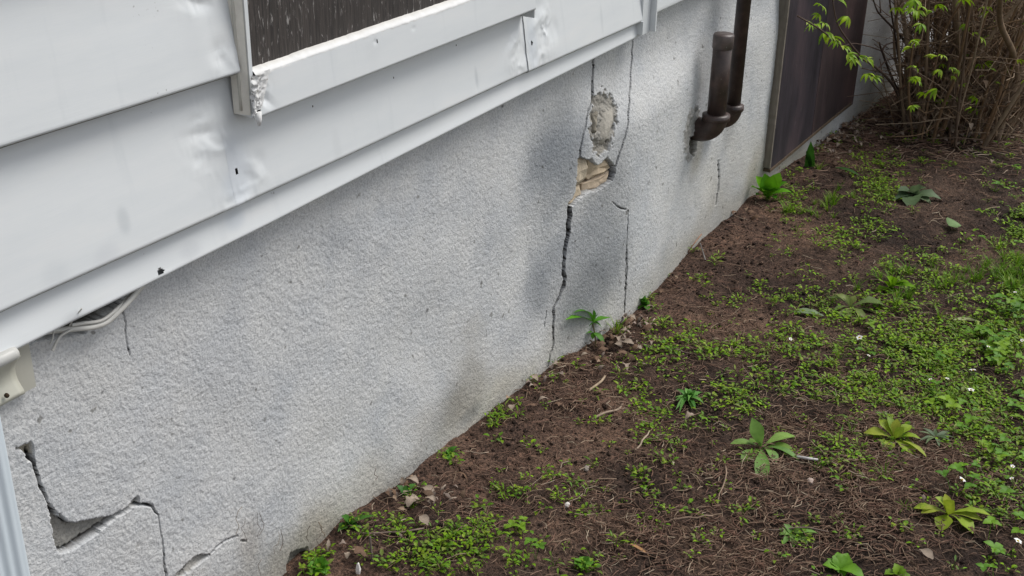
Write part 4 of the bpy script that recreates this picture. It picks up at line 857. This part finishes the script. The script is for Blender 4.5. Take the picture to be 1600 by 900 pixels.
# ------------------------------------------------------------------ shrub at the far end
SB = gnd(1505, 190); shrub = empty('shrub', SB, 'dense brown many stemmed shrub with sparse fresh green leaves by the wall', 'shrub')
r = random.Random(21)
def leaf_spray(scale, seed, k=None):
    q = random.Random(seed); m = MB(); k = k or q.randint(4, 6)
    for i in range(k):
        a = (i-(k-1)/2)*.55 + q.uniform(-.15, .15); L = scale*q.uniform(.7, 1.1)
        m.leaf((0, 0, 0), (math.cos(a)*L, math.sin(a)*L, -L*q.uniform(.25, .8)), L*.34, arch=.14, fold=.16, n=4, col=np.array(q.choice([(.22, .34, .06), (.27, .39, .065), (.18, .29, .055), (.30, .39, .09)])), seed=seed*9+i)
    o = m.build('leaf', M['leaf']); me = o.data; bpy.data.objects.remove(o); return me
SPR = [leaf_spray(.036, 600+i) for i in range(6)]
nleaf = [0]
def put_leaf(P, rz, s=1.0, tilt=0.0):
    o = bpy.data.objects.new('leaf', SPR[nleaf[0] % 6]); COL.objects.link(o); o.parent = shrub; o.location = Vector(P)-Vector(SB)
    o.rotation_euler = (r.uniform(-.5, .5), tilt+r.uniform(-.3, .4), rz); o.scale = (s,)*3; nleaf[0] += 1
BK = [(.22, .155, .10), (.27, .195, .13), (.15, .105, .075), (.33, .25, .175), (.24, .155, .09)]
def stem(P0, P1, P2, r0, r1, col, name='stem'):
    pts = spline([P0, (np.asarray(P0)+P1)/2+np.array([r.uniform(-.01, .01), r.uniform(-.01, .01), 0]), P1, (np.asarray(P1)+P2)/2+np.array([r.uniform(-.03, .03), r.uniform(-.03, .03), 0]), P2], 4)
    m = MB(); k = len(pts); m.tube(pts, [r0+(r1-r0)*i/(k-1) for i in range(k)], 7 if r0 > .005 else 5, col); m.build(name, M['bark'], shrub); return pts
base_c = SB
tops = []
for i in range(120):
    a = r.uniform(0, 6.283); R = math.sqrt(r.random()); P0 = base_c+np.array([math.cos(a)*R*.42, math.sin(a)*R*.20, 0]); P0[1] = min(P0[1], -.05); P0[2] = gz(P0[0], P0[1])-.02
    lean = np.array([math.cos(a)*R*.26+r.uniform(-.10, .14), math.sin(a)*R*.18-.03+r.uniform(-.10, .08), 0])
    P1 = P0+lean*.7+[0, 0, r.uniform(.30, .45)]; P2 = P1+lean*1.6+np.array([r.uniform(-.12, .12), r.uniform(-.12, .06), r.uniform(.4, .9)])
    P1[1] = min(P1[1], -.03); P2[1] = min(P2[1], -.03)
    big = i < 16
    tops.append(stem(P0, P1, P2, r.uniform(.008, .015) if big else r.uniform(.003, .008), .003, r.choice(BK)))
for t in tops[::2]:
    put_leaf(t[-1], r.uniform(0, 6.28), r.uniform(.6, 1.0)); put_leaf(t[-4], r.uniform(0, 6.28), r.uniform(.6, 1.0))
# heavy leaning stems in front, dark hollow between them at the foot
for a, b, c, rad in (((1416, 165), (1421, 60), (1428, -60), .018), ((1422, 160), (1438, 70), (1462, -40), .034), ((1505, 205), (1530, 150), (1600, 95), .020), ((1512, 205), (1545, 140), (1585, 30), .018), ((1455, 178), (1470, 90), (1475, -30), .022), ((1540, 160), (1520, 60), (1510, -30), .024), ((1470, 195), (1492, 110), (1540, -20), .02), ((1560, 180), (1570, 80), (1600, -20), .022), ((1440, 172), (1446, 90), (1440, -30), .014), ((1590, 190), (1585, 90), (1565, -20), .02), ((1500, 180), (1500, 90), (1490, -20), .022)):
    y0 = SB[1]-.12 if a[0] > 1500 else -.16
    P0 = gnd(*a); k = lambda q: CAM + ray(*q)*((P0[1]-CAM[1]-.02)/ray(*q)[1]); stem(P0-[0, 0, .02], k(b), k(c), rad*.72, rad*.42, r.choice(BK[:4]))
# side twigs
def twig(P0, P1, P2, r0=.0022, col=None):
    pts = spline([P0, P1, P2], 5); m = MB(); m.tube(pts, [r0*(1-.6*i/(len(pts)-1)) for i in range(len(pts))], 5, col or r.choice(BK)); m.build('twig', M['bark'], shrub); return pts
for i in range(150):
    t = r.choice(tops); k = r.randint(3, len(t)-4); P0 = t[k]; a = r.uniform(0, 6.283); L = r.uniform(.12, .32)
    P2 = P0+np.array([math.cos(a)*L, math.sin(a)*L*.7-.02, r.uniform(-.05, .22)]); P2[1] = min(P2[1], -.02)
    pts = twig(P0, (P0+P2)/2+np.array([r.uniform(-.03, .03)]*3), P2, r.uniform(.0014, .003))
    if i % 4 == 0: put_leaf(pts[-1], a, r.uniform(.6, 1.05))
    if i % 9 == 0: put_leaf(pts[len(pts)//2], a+1, r.uniform(.5, .9))
V_T = lambda q, y: CAM + ray(*q)*((y-CAM[1])/ray(*q)[1])
def branch(pxs, y0, y1, r0):
    n = len(pxs); P = [V_T(q, y0+(y1-y0)*i/(n-1)) for i, q in enumerate(pxs)]; P = spline(P, 5); m = MB(); m.tube(P, [r0*(1-.65*i/(len(P)-1)) for i in range(len(P))], 6, (.085, .058, .045)); m.build('branch', M['bark'], shrub); return P
b1 = branch([(1412, 165), (1393, 130), (1368, 105), (1340, 88), (1310, 68), (1280, 45), (1246, 25)], -.14, -.30, .0055)
branch([(1408, 150), (1395, 125), (1378, 80), (1374, 66)], -.13, -.10, .0065); branch([(1378, 80), (1385, 70), (1405, 62), (1418, 48)], -.13, -.14, .004); branch([(1378, 80), (1362, 74), (1335, 68), (1318, 72)], -.12, -.16, .003)
branch([(1412, 140), (1404, 90), (1396, 40), (1390, 0), (1388, -30)], -.13, -.12, .005); branch([(1430, 95), (1410, 60), (1382, 30), (1370, 15), (1362, -10)], -.14, -.10, .0055); branch([(1345, 88), (1330, 70), (1310, 40), (1302, 8), (1300, -20)], -.22, -.2, .0035)
branch([(1425, 60), (1412, 30), (1400, 10), (1380, -10)], -.12, -.1, .0035); branch([(1376, 20), (1374, -10)], -.12, -.1, .003); branch([(1368, 112), (1385, 95), (1405, 92), (1415, 102), (1425, 110)], -.15, -.13, .003)
branch([(1440, 60), (1430, 20), (1450, -20)], -.15, -.2, .004); branch([(1425, 50), (1460, 40), (1500, 20), (1560, 14), (1620, 8)], -.16, -.35, .005); branch([(1470, 120), (1500, 60), (1560, 30), (1620, -5)], -.3, -.4, .006)
def lpx(q, y, s, rz): put_leaf(V_T(q, y), rz, s)
for q, s_, in (((1262, 33), .8), ((1275, 38), .9), ((1288, 36), .8), ((1290, 50), 1.0), ((1298, 58), 1.0), ((1306, 62), .8), ((1315, 72), .9), ((1325, 85), .9), ((1333, 92), 1.0), ((1342, 88), .9), ((1355, 92), .8), ((1356, 115), 1.0), ((1364, 120), .9), ((1282, 8), .8), ((1280, 22), .7), ((1325, 26), .9), ((1400, 12), .9), ((1310, 0), .8)):
    lpx(q, -.25, s_, r.uniform(2.6, 6.5))
for i in range(66):
    q = (r.uniform(1425, 1600), r.uniform(-10, 175)); lpx(q, r.uniform(-.52, -.30), r.uniform(.55, 1.0), r.uniform(0, 6.28))
# dead leaves and fine brush caught between the stems
m = MB()
for i in range(420):
    a = r.uniform(0, 6.283); R = math.sqrt(r.random()); z = abs(r.gauss(0, .22)); P = base_c+np.array([math.cos(a)*R*(.45+z*.2), math.sin(a)*R*.24, z]); P[1] = min(P[1], -.03); P[2] = gz(P[0], P[1])+z
    d = np.array([r.uniform(-1, 1), r.uniform(-1, 1), r.uniform(-.8, .8)]); d *= r.uniform(.02, .045)/np.linalg.norm(d)
    m.leaf(P, P+d, .018, n=4, col=np.array(r.choice(DRY))*.8, jag=.3, arch=.25, fold=.3, seed=i)
for i in range(2400):
    a = r.uniform(0, 6.283); R = math.sqrt(r.random()); P = base_c+np.array([math.cos(a)*R*.5, math.sin(a)*R*.26, 0]); P[1] = min(P[1], -.04); P[2] = gz(P[0], P[1])+r.uniform(0, .75)
    d = np.array([r.gauss(0, .6), r.gauss(0, .5), r.uniform(-.2, 1)]); d *= r.uniform(.08, .28)/np.linalg.norm(d); e = P+d; e[1] = min(e[1], -.01)
    m.tube([P, (P+e)/2+np.array([r.uniform(-.02, .02)]*3), e], r.uniform(.0008, .0022), 4, np.array(r.choice(BK)), cap=False)
tag(m.build('brush', M['bark'], shrub), kind='stuff')
